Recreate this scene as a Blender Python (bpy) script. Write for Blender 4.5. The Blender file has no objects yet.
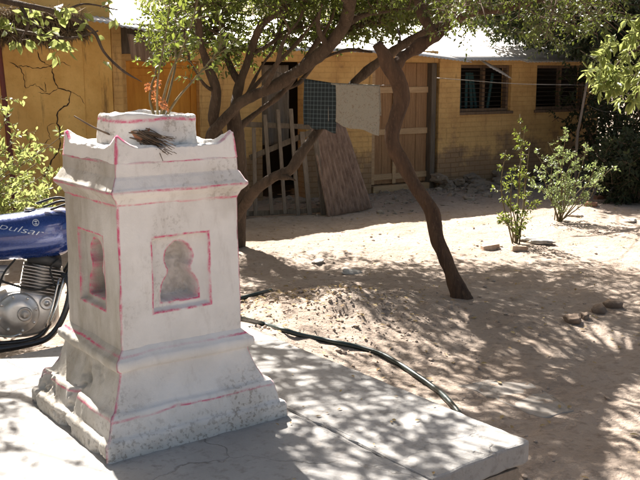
import bpy, bmesh, math, random
import numpy as np
from mathutils import Vector, Matrix
from mathutils.bvhtree import BVHTree
R = math.radians
random.seed(7); RNG = np.random.default_rng(11)
S = bpy.context.scene
COL = S.collection

# ------------------------------------------------------------------ camera model
F, H, PIT = 910.9, 1.95, R(10.41)
CP, SP = math.cos(PIT), math.sin(PIT)
def ray(x, y):
    u = (x-320)/F; v = (240-y)/F
    return Vector((u, CP+v*SP, -SP+v*CP))
def G(x, y, z=0.0):                      # point at height z seen in the photo at x, y
    r = ray(x, y); t = (z-H)/r.z
    return Vector((r.x*t, r.y*t, z))
def D(x, y, Y):                          # point at depth Y seen in the photo at x, y
    r = ray(x, y); t = Y/r.y
    return Vector((r.x*t, Y, H+r.z*t))

cam = bpy.data.cameras.new('camera'); cam.sensor_width = 36; cam.lens = 36*F/640
cam.clip_start = .05; cam.clip_end = 2000
co = bpy.data.objects.new('camera', cam); COL.objects.link(co)
co.location = (0, 0, H); co.rotation_euler = (math.pi/2-PIT, 0, 0); S.camera = co
cam.dof.use_dof = False

# ------------------------------------------------------------------ light
EL = R(44); LX, LY = .42, -.907           # horizontal direction the light travels
ld = Vector((LX*math.cos(EL), LY*math.cos(EL), -math.sin(EL))).normalized()
sun = bpy.data.lights.new('sun', 'SUN'); sun.energy = 5.0; sun.angle = R(.53); sun.color = (1, .955, .89)
so = bpy.data.objects.new('sun', sun); COL.objects.link(so)
so.rotation_euler = ld.to_track_quat('-Z', 'Y').to_euler()
W = bpy.data.worlds.new('World'); S.world = W; W.use_nodes = True
nt = W.node_tree; bg = nt.nodes['Background']; sk = nt.nodes.new('ShaderNodeTexSky')
sk.sky_type = 'NISHITA'; sk.sun_disc = False; sk.sun_elevation = EL
sk.sun_rotation = math.atan2(-LX, -LY); sk.dust_density = 4.0; sk.air_density = .8; sk.ozone_density = .3
wb_ = nt.nodes.new('ShaderNodeMix'); wb_.data_type = 'RGBA'; wb_.blend_type = 'MULTIPLY'; wb_.inputs[0].default_value = 1; wb_.inputs[7].default_value = (1, .94, .81, 1)
nt.links.new(sk.outputs[0], wb_.inputs[6]); nt.links.new(wb_.outputs[2], bg.inputs[0]); bg.inputs[1].default_value = .052
S.view_settings.view_transform = 'Standard'; S.view_settings.look = 'None'
S.view_settings.exposure = 2.05; S.view_settings.gamma = 1

# ------------------------------------------------------------------ materials
def newmat(name):
    m = bpy.data.materials.new(name); m.use_nodes = True
    n = m.node_tree; b = n.nodes['Principled BSDF']
    return m, n, b
def node(n, t, **kw):
    o = n.nodes.new(t)
    for k, v in kw.items():
        if k in o.inputs.keys() if isinstance(k, str) else False: o.inputs[k].default_value = v
        else: setattr(o, k, v)
    return o
def ramp(n, src, a, b, c0=0., c1=1.):
    r = n.nodes.new('ShaderNodeMapRange'); r.inputs[1].default_value = a; r.inputs[2].default_value = b
    r.inputs[3].default_value = c0; r.inputs[4].default_value = c1; r.clamp = True
    n.links.new(src, r.inputs[0]); return r.outputs[0]
def noise(n, scale, detail=4, rough=.55, vec=None, dist=0.):
    t = n.nodes.new('ShaderNodeTexNoise'); t.inputs['Scale'].default_value = scale
    t.inputs['Detail'].default_value = detail; t.inputs['Roughness'].default_value = rough
    t.inputs['Distortion'].default_value = dist
    if vec: n.links.new(vec, t.inputs['Vector'])
    return t.outputs[0]
def mixc(n, fac, a, b):
    m = n.nodes.new('ShaderNodeMix'); m.data_type = 'RGBA'
    if isinstance(fac, (int, float)): m.inputs[0].default_value = fac
    else: n.links.new(fac, m.inputs[0])
    for i, c in ((6, a), (7, b)):
        if isinstance(c, tuple): m.inputs[i].default_value = (*c, 1)
        else: n.links.new(c, m.inputs[i])
    return m.outputs[2]
def math_(n, op, a, b=None):
    m = n.nodes.new('ShaderNodeMath'); m.operation = op
    for i, c in ((0, a), (1, b)):
        if c is None: continue
        if isinstance(c, (int, float)): m.inputs[i].default_value = c
        else: n.links.new(c, m.inputs[i])
    return m.outputs[0]
def coords(n, sx=1, sy=1, sz=1):
    t = n.nodes.new('ShaderNodeTexCoord')
    if (sx, sy, sz) == (1, 1, 1): return t.outputs['Object']
    mp = n.nodes.new('ShaderNodeMapping'); mp.inputs['Scale'].default_value = (sx, sy, sz)
    n.links.new(t.outputs['Object'], mp.inputs[0]); return mp.outputs[0]
def bump(n, b, h, strength=.5, dist=.01):
    k = n.nodes.new('ShaderNodeBump'); k.inputs['Strength'].default_value = strength
    k.inputs['Distance'].default_value = dist
    n.links.new(h, k.inputs['Height']); n.links.new(k.outputs[0], b.inputs['Normal'])
def rough_mat(name, c1, c2, scale=8, rough=.9, bs=.5, bd=.01, stretch=(1, 1, 1), c3=None, metallic=0, spec=.3):
    m, n, b = newmat(name); v = coords(n, *stretch)
    f1 = noise(n, scale, 6, .6, v); f2 = noise(n, scale*6.3, 4, .6, v)
    c = mixc(n, ramp(n, f1, .35, .65), c1, c2)
    if c3: c = mixc(n, ramp(n, f2, .55, .72), c, c3)
    n.links.new(c, b.inputs['Base Color']); b.inputs['Roughness'].default_value = rough
    b.inputs['Metallic'].default_value = metallic; b.inputs['Specular IOR Level'].default_value = spec
    s = math_(n, 'ADD', f1, math_(n, 'MULTIPLY', f2, .5)); bump(n, b, s, bs, bd)
    return m
def leaf_mat(name, c1, c2, trans=(.3, .4, .06), tf=.45, rough=.45):
    m, n, b = newmat(name)
    a = n.nodes.new('ShaderNodeAttribute'); a.attribute_name = 'tint'
    f = a.outputs['Fac']
    c = mixc(n, f, c1, c2); n.links.new(c, b.inputs['Base Color']); b.inputs['Roughness'].default_value = rough
    b.inputs['Specular IOR Level'].default_value = .45
    t = n.nodes.new('ShaderNodeBsdfTranslucent'); t.inputs[0].default_value = (*trans, 1)
    mx = n.nodes.new('ShaderNodeMixShader'); mx.inputs[0].default_value = tf
    n.links.new(b.outputs[0], mx.inputs[1]); n.links.new(t.outputs[0], mx.inputs[2])
    n.links.new(mx.outputs[0], n.nodes['Material Output'].inputs[0])
    return m
def plain(name, c, rough=.5, metallic=0, coat=0):
    m, n, b = newmat(name); v = coords(n)
    f = noise(n, 30, 4, .6, v)
    n.links.new(mixc(n, ramp(n, f, .3, .7), tuple(x*.85 for x in c), tuple(min(1, x*1.1) for x in c)), b.inputs['Base Color'])
    n.links.new(ramp(n, f, .3, .7, rough*.8, min(1, rough*1.2)), b.inputs['Roughness'])
    b.inputs['Metallic'].default_value = metallic; b.inputs['Coat Weight'].default_value = coat
    return m
M = {}
# dusty earth
m, n, b = newmat('dirt'); v = coords(n)
f1 = noise(n, 1.1, 6, .6, v); f2 = noise(n, 14, 8, .7, v); f3 = noise(n, 90, 4, .7, v)
c = mixc(n, ramp(n, f1, .35, .68), (.345, .27, .215), (.44, .36, .30))
c = mixc(n, ramp(n, f2, .5, .75), c, (.21, .155, .12))
c = mixc(n, ramp(n, f3, .60, .75), c, (.49, .42, .34))
n.links.new(c, b.inputs['Base Color']); b.inputs['Roughness'].default_value = .95; b.inputs['Specular IOR Level'].default_value = .15
vo = n.nodes.new('ShaderNodeTexVoronoi'); vo.inputs['Scale'].default_value = 38; n.links.new(v, vo.inputs['Vector'])
h = math_(n, 'ADD', math_(n, 'MULTIPLY', f2, 1.2), math_(n, 'ADD', math_(n, 'MULTIPLY', f3, .35), math_(n, 'MULTIPLY', vo.outputs['Distance'], -.25)))
bump(n, b, h, .9, .03); M['dirt'] = m
M['clod'] = rough_mat('clod', (.41, .33, .27), (.32, .25, .20), 20, .95, .6, .01)
M['stone'] = rough_mat('stone', (.37, .30, .235), (.25, .20, .155), 12, .9, .7, .015, c3=(.33, .29, .24))
M['palestone'] = rough_mat('palestone', (.54, .50, .45), (.42, .37, .32), 14, .9, .5, .01)
M['lump'] = rough_mat('earth_lump', (.27, .20, .15), (.19, .135, .10), 14, .95, .8, .012)
M['brick'] = rough_mat('brick', (.46, .36, .28), (.34, .23, .16), 20, .9, .6, .008)
M['redbrick'] = rough_mat('redbrick', (.34, .16, .10), (.26, .15, .10), 20, .9, .6, .008)
M['slabstone'] = rough_mat('slabstone', (.31, .28, .255), (.24, .21, .18), 9, .9, .4, .01, c3=(.36, .28, .22))
# cement
def cement(name, ca, cb, cc):
    m, n, b = newmat(name); v = coords(n)
    f1 = noise(n, 2.2, 7, .62, v); f2 = noise(n, 26, 6, .65, v); f3 = noise(n, 160, 3, .6, v)
    vo = n.nodes.new('ShaderNodeTexVoronoi'); vo.feature = 'DISTANCE_TO_EDGE'; vo.inputs['Scale'].default_value = .8
    mixv = n.nodes.new('ShaderNodeVectorMath'); mixv.operation = 'ADD'
    nn = n.nodes.new('ShaderNodeTexNoise'); nn.inputs['Scale'].default_value = 5; nn.inputs['Detail'].default_value = 5
    sc = n.nodes.new('ShaderNodeVectorMath'); sc.operation = 'SCALE'; sc.inputs[3].default_value = .25
    n.links.new(v, nn.inputs['Vector']); n.links.new(nn.outputs['Color'], sc.inputs[0])
    n.links.new(v, mixv.inputs[0]); n.links.new(sc.outputs[0], mixv.inputs[1]); n.links.new(mixv.outputs[0], vo.inputs['Vector'])
    crack = math_(n, 'MULTIPLY', ramp(n, vo.outputs['Distance'], 0, .005, 1, 0), ramp(n, noise(n, 1.7, 3, .6, v), .42, .58))
    c = mixc(n, ramp(n, f1, .35, .65), ca, cb); c = mixc(n, ramp(n, f2, .52, .72), c, cc)
    c = mixc(n, math_(n, 'MULTIPLY', crack, .6), c, (.10, .08, .065))
    n.links.new(c, b.inputs['Base Color']); b.inputs['Roughness'].default_value = .88; b.inputs['Specular IOR Level'].default_value = .2
    h = math_(n, 'ADD', math_(n, 'MULTIPLY', f2, .8), math_(n, 'SUBTRACT', math_(n, 'MULTIPLY', f3, .3), crack))
    bump(n, b, h, .55, .012); return m
M['cement'] = cement('cement', (.38, .365, .35), (.30, .285, .27), (.24, .22, .20))
M['cement_dark'] = cement('cement_dark', (.27, .235, .20), (.20, .17, .145), (.31, .28, .25))
# limewash with paint lines
m, n, b = newmat('limewash'); v = coords(n)
f1 = noise(n, 5, 6, .6, v); f2 = noise(n, 45, 6, .7, v); f3 = noise(n, 170, 3, .6, v)
at = n.nodes.new('ShaderNodeAttribute'); at.attribute_name = 'paint'
gr = n.nodes.new('ShaderNodeAttribute'); gr.attribute_name = 'grime'
st = n.nodes.new('ShaderNodeAttribute'); st.attribute_name = 'stain'
c = mixc(n, ramp(n, f1, .35, .65), (.79, .765, .735), (.70, .675, .645))
c = mixc(n, math_(n, 'MULTIPLY', ramp(n, noise(n, 14, 6, .7, coords(n, 1, 1, .25)), .55, .7), .35), c, (.47, .42, .385))
bare_shade = n.nodes.new('ShaderNodeAttribute'); bare_shade.attribute_name = 'bare'
c = mixc(n, math_(n, 'MULTIPLY', bare_shade.outputs['Fac'], ramp(n, noise(n, 9, 6, .65, coords(n, 1, 1, .4)), .3, .6, .55, .95)), c, (.36, .325, .27))  # bare plaster tone, also carrying shade painted onto the left side
spots = math_(n, 'MULTIPLY', ramp(n, f2, .53, .59), gr.outputs['Fac'])
c = mixc(n, math_(n, 'MULTIPLY', spots, .8), c, (.24, .20, .165))
c = mixc(n, math_(n, 'MULTIPLY', gr.outputs['Fac'], .4), c, (.46, .41, .35))
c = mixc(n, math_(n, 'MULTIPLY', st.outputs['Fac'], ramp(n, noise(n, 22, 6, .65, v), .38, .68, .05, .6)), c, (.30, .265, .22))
pf = math_(n, 'MULTIPLY', at.outputs['Fac'], ramp(n, noise(n, 38, 5, .7, v), .34, .55, .12, 1))
c = mixc(n, pf, c, (.62, .06, .17))
n.links.new(c, b.inputs['Base Color']); b.inputs['Roughness'].default_value = .9; b.inputs['Specular IOR Level'].default_value = .2
h = math_(n, 'ADD', math_(n, 'MULTIPLY', f1, 1.2), math_(n, 'ADD', math_(n, 'MULTIPLY', f2, .5), math_(n, 'SUBTRACT', math_(n, 'MULTIPLY', f3, .2), math_(n, 'MULTIPLY', spots, .5))))
bump(n, b, h, .45, .012); M['lime'] = m
# ochre walls
def ochre(name, c1, c2, brick=True, low=.75):
    m, n, b = newmat(name); v = coords(n)
    f1 = noise(n, 2.1, 7, .65, v); f2 = noise(n, 22, 6, .65, v)
    c = mixc(n, ramp(n, f1, .36, .66), c1, c2)
    c = mixc(n, ramp(n, f2, .58, .75), c, tuple(x*.62 for x in c1))
    c = mixc(n, math_(n, 'MULTIPLY', ramp(n, noise(n, 6, 6, .7, coords(n, 1, 1, .16)), .58, .7), .7), c, (.14, .085, .045))
    h = f2
    if brick:
        tc = n.nodes.new('ShaderNodeTexCoord'); mp = n.nodes.new('ShaderNodeMapping'); mp.inputs['Rotation'].default_value = (R(90), 0, 0)
        n.links.new(tc.outputs['Object'], mp.inputs[0])
        br = n.nodes.new('ShaderNodeTexBrick'); br.inputs['Scale'].default_value = 1; br.inputs['Brick Width'].default_value = .24
        br.inputs['Row Height'].default_value = .085; br.inputs['Mortar Size'].default_value = .009; br.inputs['Mortar Smooth'].default_value = .3
        n.links.new(mp.outputs[0], br.inputs['Vector'])
        mor = br.outputs['Fac']
        sep = n.nodes.new('ShaderNodeSeparateXYZ'); n.links.new(tc.outputs['Object'], sep.inputs[0])
        wear = math_(n, 'ADD', ramp(n, sep.outputs[2], 1.15, 0.0, 0, .36), math_(n, 'MULTIPLY', f1, .75))
        wf = ramp(n, wear, .46, .58)
        bc = mixc(n, noise(n, 9, 3, .5, v), (.30, .20, .13), (.17, .13, .11))
        c = mixc(n, math_(n, 'MULTIPLY', wf, .75), c, bc)
        c = mixc(n, math_(n, 'MULTIPLY', mor, math_(n, 'ADD', .10, math_(n, 'MULTIPLY', wf, .4))), c, (.22, .12, .05))
        h = math_(n, 'SUBTRACT', f2, math_(n, 'MULTIPLY', mor, 1.0))
    n.links.new(c, b.inputs['Base Color']); b.inputs['Roughness'].default_value = .92; b.inputs['Specular IOR Level'].default_value = .15
    bump(n, b, h, .7, .015); return m
M['ochre'] = ochre('ochre_brick', (.68, .44, .185), (.50, .30, .12))
M['ochre_plain'] = ochre('ochre_plaster', (.80, .53, .20), (.62, .37, .12), False)
M['orange'] = rough_mat('orange_door_paint', (.62, .29, .045), (.48, .20, .03), 5, .7, .3, .005, (3, 3, .4))
M['crack'] = plain('crack', (.05, .03, .02), .95)
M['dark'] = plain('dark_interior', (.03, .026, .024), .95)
M['teal'] = plain('teal_paint', (.03, .09, .10), .8)
def wood(name, c1, c2, axis=2, sc=6):
    s = [7, 7, 7]; s[axis] = .5
    return rough_mat(name, c1, c2, sc, .85, .6, .006, tuple(s), c3=tuple(x*.5 for x in c1))
M['door_wood'] = wood('door_wood', (.35, .205, .105), (.25, .14, .072))
M['door_rail'] = wood('door_rail', (.52, .36, .21), (.40, .26, .145), 0)
M['old_wood'] = wood('old_wood', (.16, .13, .10), (.09, .07, .055))
M['grey_wood'] = wood('grey_wood', (.22, .18, .145), (.13, .105, .085))
M['frame_wood'] = wood('frame_wood', (.20, .13, .085), (.12, .08, .05))
M['rust'] = rough_mat('rusty_iron', (.31, .215, .165), (.15, .095, .072), 5, .85, .4, .004, (4, 4, .25), c3=(.28, .20, .155))
M['redpole'] = plain('red_oxide_paint', (.14, .03, .025), .6)
M['iron'] = plain('dark_iron', (.06, .05, .045), .6, .5)
m = rough_mat('galvanised_sheet', (.62, .60, .58), (.52, .50, .47), 3, .55, .15, .004, c3=(.42, .33, .26), metallic=.25, spec=.4); M['galv'] = m
M['bark'] = rough_mat('bark', (.11, .076, .052), (.055, .038, .027), 7, .95, 1.0, .03, (1.6, 1.6, .35), c3=(.14, .10, .07))
M['bark_red'] = rough_mat('bark_reddish', (.12, .07, .043), (.055, .033, .023), 7, .9, 1.0, .03, (2, 2, .3), c3=(.16, .095, .06))
M['twig'] = rough_mat('twig', (.17, .12, .08), (.11, .075, .05), 30, .9, .4, .004)
M['stem'] = rough_mat('green_stem', (.16, .13, .06), (.12, .09, .05), 30, .8, .3, .003)
M['leaf_canopy'] = leaf_mat('canopy_leaf', (.035, .055, .012), (.075, .085, .02), (.13, .16, .025), .3)
M['leaf_mid'] = leaf_mat('mid_leaf', (.045, .075, .018), (.09, .11, .028), (.26, .31, .05), .36)
M['leaf_bright'] = leaf_mat('bright_leaf', (.075, .12, .022), (.14, .17, .04), (.42, .46, .15), .42)
M['leaf_pale'] = leaf_mat('pale_leaf', (.12, .155, .075), (.20, .23, .13), (.34, .42, .14), .35, .35)
M['leaf_dark'] = leaf_mat('dark_leaf', (.018, .028, .010), (.035, .045, .016), (.06, .09, .02), .2, .75)
M['leaf_dry'] = leaf_mat('dry_leaf', (.33, .22, .10), (.46, .36, .17), (.4, .28, .1), .2, .8)
M['straw'] = leaf_mat('straw', (.22, .16, .09), (.32, .24, .14), (.2, .14, .07), .2, .9)
M['dryflower'] = leaf_mat('dry_flower', (.36, .13, .05), (.48, .22, .10), (.5, .18, .06), .3, .9)
M['hose'] = plain('hose_rubber', (.016, .028, .025), .36)
# motorcycle
m, n, b = newmat('blue_lacquer'); b.inputs['Base Color'].default_value = (.006, .03, .17, 1); b.inputs['Roughness'].default_value = .22
f = noise(n, 60, 4, .6, coords(n)); n.links.new(ramp(n, f, .3, .75, .14, .38), b.inputs['Roughness'])
b.inputs['Metallic'].default_value = .35; b.inputs['Coat Weight'].default_value = 1; b.inputs['Coat Roughness'].default_value = .08; M['blue'] = m
M['alu'] = rough_mat('cast_aluminium', (.70, .68, .66), (.54, .52, .50), 14, .42, .15, .002, metallic=.75)
M['fin'] = rough_mat('engine_fin', (.50, .47, .44), (.33, .30, .28), 12, .5, .15, .002, metallic=.7)
M['blackm'] = plain('black_frame', (.014, .014, .015), .32, 0, .5)
M['blackp'] = plain('black_plastic', (.02, .02, .021), .55)
M['rubber'] = plain('tyre_rubber', (.018, .018, .018), .85)
M['chrome'] = plain('chrome', (.65, .64, .62), .16, 1)
M['decal'] = plain('silver_decal', (.60, .62, .66), .4, .3)
M['lens'] = plain('lamp_glass', (.55, .57, .6), .1, .2, 1)
# cloth
m, n, b = newmat('plaid_cloth'); tc = n.nodes.new('ShaderNodeTexCoord'); sp = n.nodes.new('ShaderNodeSeparateXYZ'); n.links.new(tc.outputs['Object'], sp.inputs[0])
def stripes(src, per, w): return ramp(n, math_(n, 'PINGPONG', src, per), per*w, per*w*1.25, 1, 0)
sx = stripes(sp.outputs[0], .0225, .22); sz = stripes(sp.outputs[2], .0225, .22)
c = mixc(n, math_(n, 'MULTIPLY', math_(n, 'ADD', sx, sz), .4), (.018, .026, .030), (.115, .15, .16)); n.links.new(c, b.inputs['Base Color'])
b.inputs['Roughness'].default_value = .95; bump(n, b, noise(n, 300, 3, .6, tc.outputs['Object']), .4, .002); M['plaid'] = m
m, n, b = newmat('floral_cloth'); v = coords(n)
f = noise(n, 42, 3, .5, v, 1.2); c = mixc(n, ramp(n, f, .57, .64), (.35, .32, .265), (.27, .215, .165))
c = mixc(n, ramp(n, noise(n, 55, 2, .5, v, .8), .63, .69), c, (.25, .25, .22))
n.links.new(c, b.inputs['Base Color']); b.inputs['Roughness'].default_value = .95; bump(n, b, noise(n, 400, 3, .6, v), .4, .002); M['floral'] = m
M['pot'] = rough_mat('terracotta', (.40, .18, .09), (.30, .13, .07), 15, .85, .4, .004)
M['wire'] = plain('wire', (.12, .11, .10), .5, .6)

# ------------------------------------------------------------------ numpy noise
def vnoise(p, scale=1., seed=0):
    p = np.asarray(p, float)*scale + seed*17.31
    i = np.floor(p).astype(np.int64); f = p-i; f = f*f*(3-2*f)
    def hsh(a, b, c):
        h = (a*374761393 + b*668265263 + c*2147483647 + seed*144665) & 0xffffffff
        h = ((h ^ (h >> 13))*1274126177) & 0xffffffff
        return ((h ^ (h >> 16)) & 0xffff)/65535.
    r = 0
    for dx in (0, 1):
        for dy in (0, 1):
            for dz in (0, 1):
                w = (f[:, 0] if dx else 1-f[:, 0])*(f[:, 1] if dy else 1-f[:, 1])*(f[:, 2] if dz else 1-f[:, 2])
                r = r + w*hsh(i[:, 0]+dx, i[:, 1]+dy, i[:, 2]+dz)
    return r*2-1
def fbm(p, scale, oct=4, seed=0, gain=.5):
    a = 1; r = 0
    for k in range(oct): r = r + a*vnoise(p, scale*2**k, seed+k); a *= gain
    return r

# ------------------------------------------------------------------ mesh helpers
class MB:
    """collects verts / faces with material slots and builds ONE mesh object"""
    def __init__(s): s.v = []; s.f = []; s.mi = []; s.n = 0; s.sm = []
    def add(s, verts, faces, mi=0, smooth=True):
        s.v.append(np.asarray(verts, float).reshape(-1, 3)); o = s.n
        for f in faces: s.f.append([i+o for i in f])
        s.mi += [mi]*len(faces); s.sm += [smooth]*len(faces); s.n += len(s.v[-1]); return o
    def box(s, x0, x1, y0, y1, z0, z1, mi=0, mat=None, jit=0):
        c = np.array([(x, y, z) for x in (x0, x1) for y in (y0, y1) for z in (z0, z1)], float)
        if jit: c += RNG.uniform(-jit, jit, c.shape)
        if mat is not None: c = np.array([mat @ Vector(p) for p in c])
        s.add(c, [(0, 1, 3, 2), (4, 6, 7, 5), (0, 4, 5, 1), (2, 3, 7, 6), (0, 2, 6, 4), (1, 5, 7, 3)], mi, False)
    def tube(s, pts, rad, seg=8, mi=0, sub=1, rough=0, caps=True, flat=None):
        P = [Vector(p) for p in pts]; n = len(P)
        if isinstance(rad, (int, float)): rad = [rad]*n
        if sub > 1 and n > 2: P, rad = catmull(P, rad, sub)
        elif sub > 1:
            P2 = []; r2 = []
            for k in range(sub+1): t = k/sub; P2.append(P[0].lerp(P[1], t)); r2.append(rad[0]*(1-t)+rad[1]*t)
            P, rad = P2, r2
        n = len(P); vs = []; up = None
        for i in range(n):
            t = (P[min(i+1, n-1)]-P[max(i-1, 0)]); t = t.normalized() if t.length > 1e-9 else Vector((0, 0, 1))
            if up is None:
                a = Vector((0, 0, 1)) if abs(t.z) < .9 else Vector((1, 0, 0)); up = (a-t*a.dot(t)).normalized()
            else:
                up = up-t*up.dot(t); up = up.normalized() if up.length > 1e-6 else t.orthogonal().normalized()
            b = t.cross(up)
            for k in range(seg):
                a = 2*math.pi*k/seg; r = rad[i]*(1+(random.uniform(-rough, rough) if rough else 0))
                vs.append(P[i]+up*(math.cos(a)*r)+b*(math.sin(a)*r*(flat or 1)))
        fs = []
        for i in range(n-1):
            for k in range(seg):
                a = i*seg+k; bb = i*seg+(k+1) % seg
                fs.append((a, bb, bb+seg, a+seg))
        if caps: fs.append(tuple(range(seg-1, -1, -1))); fs.append(tuple((n-1)*seg+k for k in range(seg)))
        s.add([tuple(x) for x in vs], fs, mi)
    def lathe(s, prof, seg=24, mi=0, mat=None):      # profile of (radius, height) round local z
        vs = []
        for r, z in prof:
            for k in range(seg):
                a = 2*math.pi*k/seg; vs.append((r*math.cos(a), r*math.sin(a), z))
        if mat is not None: vs = [tuple(mat @ Vector(p)) for p in vs]
        fs = []
        for i in range(len(prof)-1):
            for k in range(seg):
                a = i*seg+k; b = i*seg+(k+1) % seg; fs.append((a, b, b+seg, a+seg))
        if prof[0][0] > 1e-4: fs.append(tuple(range(seg-1, -1, -1)))
        if prof[-1][0] > 1e-4: fs.append(tuple((len(prof)-1)*seg+k for k in range(seg)))
        s.add(vs, fs, mi)
    def build(s, name, mats, parent=None, attrs=None, bevel=0, angle=40):
        me = bpy.data.meshes.new(name)
        V = np.concatenate(s.v) if s.v else np.zeros((0, 3))
        me.from_pydata(V.tolist(), [], s.f)
        if not isinstance(mats, (list, tuple)): mats = [mats]
        for m in mats: me.materials.append(m)
        me.polygons.foreach_set('material_index', s.mi); me.polygons.foreach_set('use_smooth', s.sm)
        if attrs:
            for k, a in attrs.items():
                at = me.attributes.new(k, 'FLOAT', 'POINT'); at.data.foreach_set('value', np.asarray(a, np.float32))
        me.update()
        o = bpy.data.objects.new(name, me); COL.objects.link(o)
        if parent: o.parent = parent
        if bevel:
            b = o.modifiers.new('bevel', 'BEVEL'); b.width = bevel; b.segments = 2; b.limit_method = 'ANGLE'; b.angle_limit = R(angle)
        return o
def catmull(P, rad, sub):
    Q = [P[0]*2-P[1]]+P+[P[-1]*2-P[-2]]; out = []; ro = []
    for i in range(1, len(Q)-2):
        for k in range(sub):
            t = k/sub; a, b, c, d = Q[i-1:i+3]
            out.append(.5*((2*b)+(c-a)*t+(2*a-5*b+4*c-d)*t*t+(3*b-a-3*c+d)*t**3)); ro.append(rad[i-1]*(1-t)+rad[i]*t)
    out.append(P[-1]); ro.append(rad[-1]); return out, ro
def tag(o, label=None, cat=None, group=None, kind=None):
    if label: o['label'] = label
    if cat: o['category'] = cat
    if group: o['group'] = group
    if kind: o['kind'] = kind
    return o
def empty(name, loc=(0, 0, 0), rz=0, label=None, cat=None, group=None):
    o = bpy.data.objects.new(name, None); COL.objects.link(o); o.location = loc; o.rotation_euler = (0, 0, rz); o.empty_display_size = .1
    return tag(o, label, cat, group)

# leaves: one mesh from a template, a position, a direction and a size each
TPL = (np.array([(0, 0, 0), (.26, .42, .05), (0, .36, -.04), (-.26, .42, .05), (0, 1, -.10), (.17, .74, .0), (-.17, .74, .0)]),
       [(0, 1, 2), (0, 2, 3), (1, 5, 2), (2, 6, 3), (2, 5, 4), (2, 4, 6)])
TPL_S = (np.array([(0, 0, 0), (.24, .45, .06), (0, 1, -.06), (-.24, .45, .06)]), [(0, 1, 2), (0, 2, 3)])
def leaf_arrays(P, Dr, size, tpl=TPL, width=1., seed=0, flat=.5):
    rg = np.random.default_rng(seed); N = len(P); P = np.asarray(P); Dr = np.asarray(Dr, float)
    Dr = Dr/np.maximum(np.linalg.norm(Dr, axis=1, keepdims=True), 1e-6)
    up = np.tile(np.array([0, 0, 1.]), (N, 1))*flat + rg.normal(0, .5, (N, 3))
    X = np.cross(Dr, up); X /= np.maximum(np.linalg.norm(X, axis=1, keepdims=True), 1e-6); Z = np.cross(X, Dr)
    T, fc = tpl; size = np.broadcast_to(size, (N,))
    V = P[:, None, :]+size[:, None, None]*(T[None, :, 0:1]*width*X[:, None, :]+T[None, :, 1:2]*Dr[:, None, :]+T[None, :, 2:3]*Z[:, None, :])
    return V.reshape(-1, 3), fc, len(T), N
def add_leaves(mb, P, Dr, size, mi, tints, tpl=TPL, width=1., seed=0, flat=.5):
    V, fc, k, N = leaf_arrays(P, Dr, size, tpl, width, seed, flat)
    o = mb.n; mb.v.append(V); mb.n += len(V)
    fa = np.array(fc); A = (fa[None]+(np.arange(N)*k)[:, None, None]+o).reshape(-1, 3)
    mb.f += A.tolist(); mb.mi += [mi]*len(A); mb.sm += [False]*len(A)
    rg = np.random.default_rng(seed+5); tints.append((o, np.repeat(np.clip(rg.normal(.45, .28, N), 0, 1), k)))
def tint_attr(mb, tints):
    a = np.zeros(mb.n)
    for o, t in tints: a[o:o+len(t)] = t
    return {'tint': a}
def sprig(mb, tints, p0, p1, rad, nl, size, mi_t=0, mi_l=1, spread=.05, tpl=TPL, width=1., droop=.3, start=.15, bend=.12):
    """a twig with leaves set along it"""
    p0 = Vector(p0); p1 = Vector(p1); L = (p1-p0).length
    mid = p0.lerp(p1, .5)+Vector((random.uniform(-1, 1), random.uniform(-1, 1), random.uniform(-.3, 1)))*L*bend
    pts, rr = catmull([p0, mid, p1], [rad, rad*.7, rad*.25], 4)
    mb.tube(pts, rr, 4, mi_t, caps=False)
    n = len(pts)-1; P = []; Dd = []
    ax = (p1-p0).normalized()
    for i in range(nl):
        t = start+(1-start)*(i+random.random()*.6)/nl; k = min(int(t*n), n-1); q = pts[k].lerp(pts[k+1], t*n-k)
        d = Vector((random.gauss(0, 1), random.gauss(0, 1), random.gauss(0, 1))); d = (d-ax*d.dot(ax)).normalized()
        d = d+ax*random.uniform(.2, .9)+Vector((0, 0, -droop)); P.append(tuple(q+d*spread*random.random()*.4)); Dd.append(tuple(d))
    sz = size*RNG.uniform(.6, 1.2, nl)
    add_leaves(mb, np.array(P), np.array(Dd), sz, mi_l, tints, tpl, width, random.randrange(10**6))

def bark_noise(o, amp, sc):
    me = o.data; V = np.zeros(len(me.vertices)*3); me.vertices.foreach_get('co', V); V = V.reshape(-1, 3)
    Nn = np.zeros(len(me.vertices)*3); me.vertices.foreach_get('normal', Nn); Nn = Nn.reshape(-1, 3)
    q = V*np.array([1, 1, .45]); V += Nn*(amp*fbm(q, sc, 3, 3))[:, None]
    me.vertices.foreach_set('co', V.ravel()); me.update()

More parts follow.
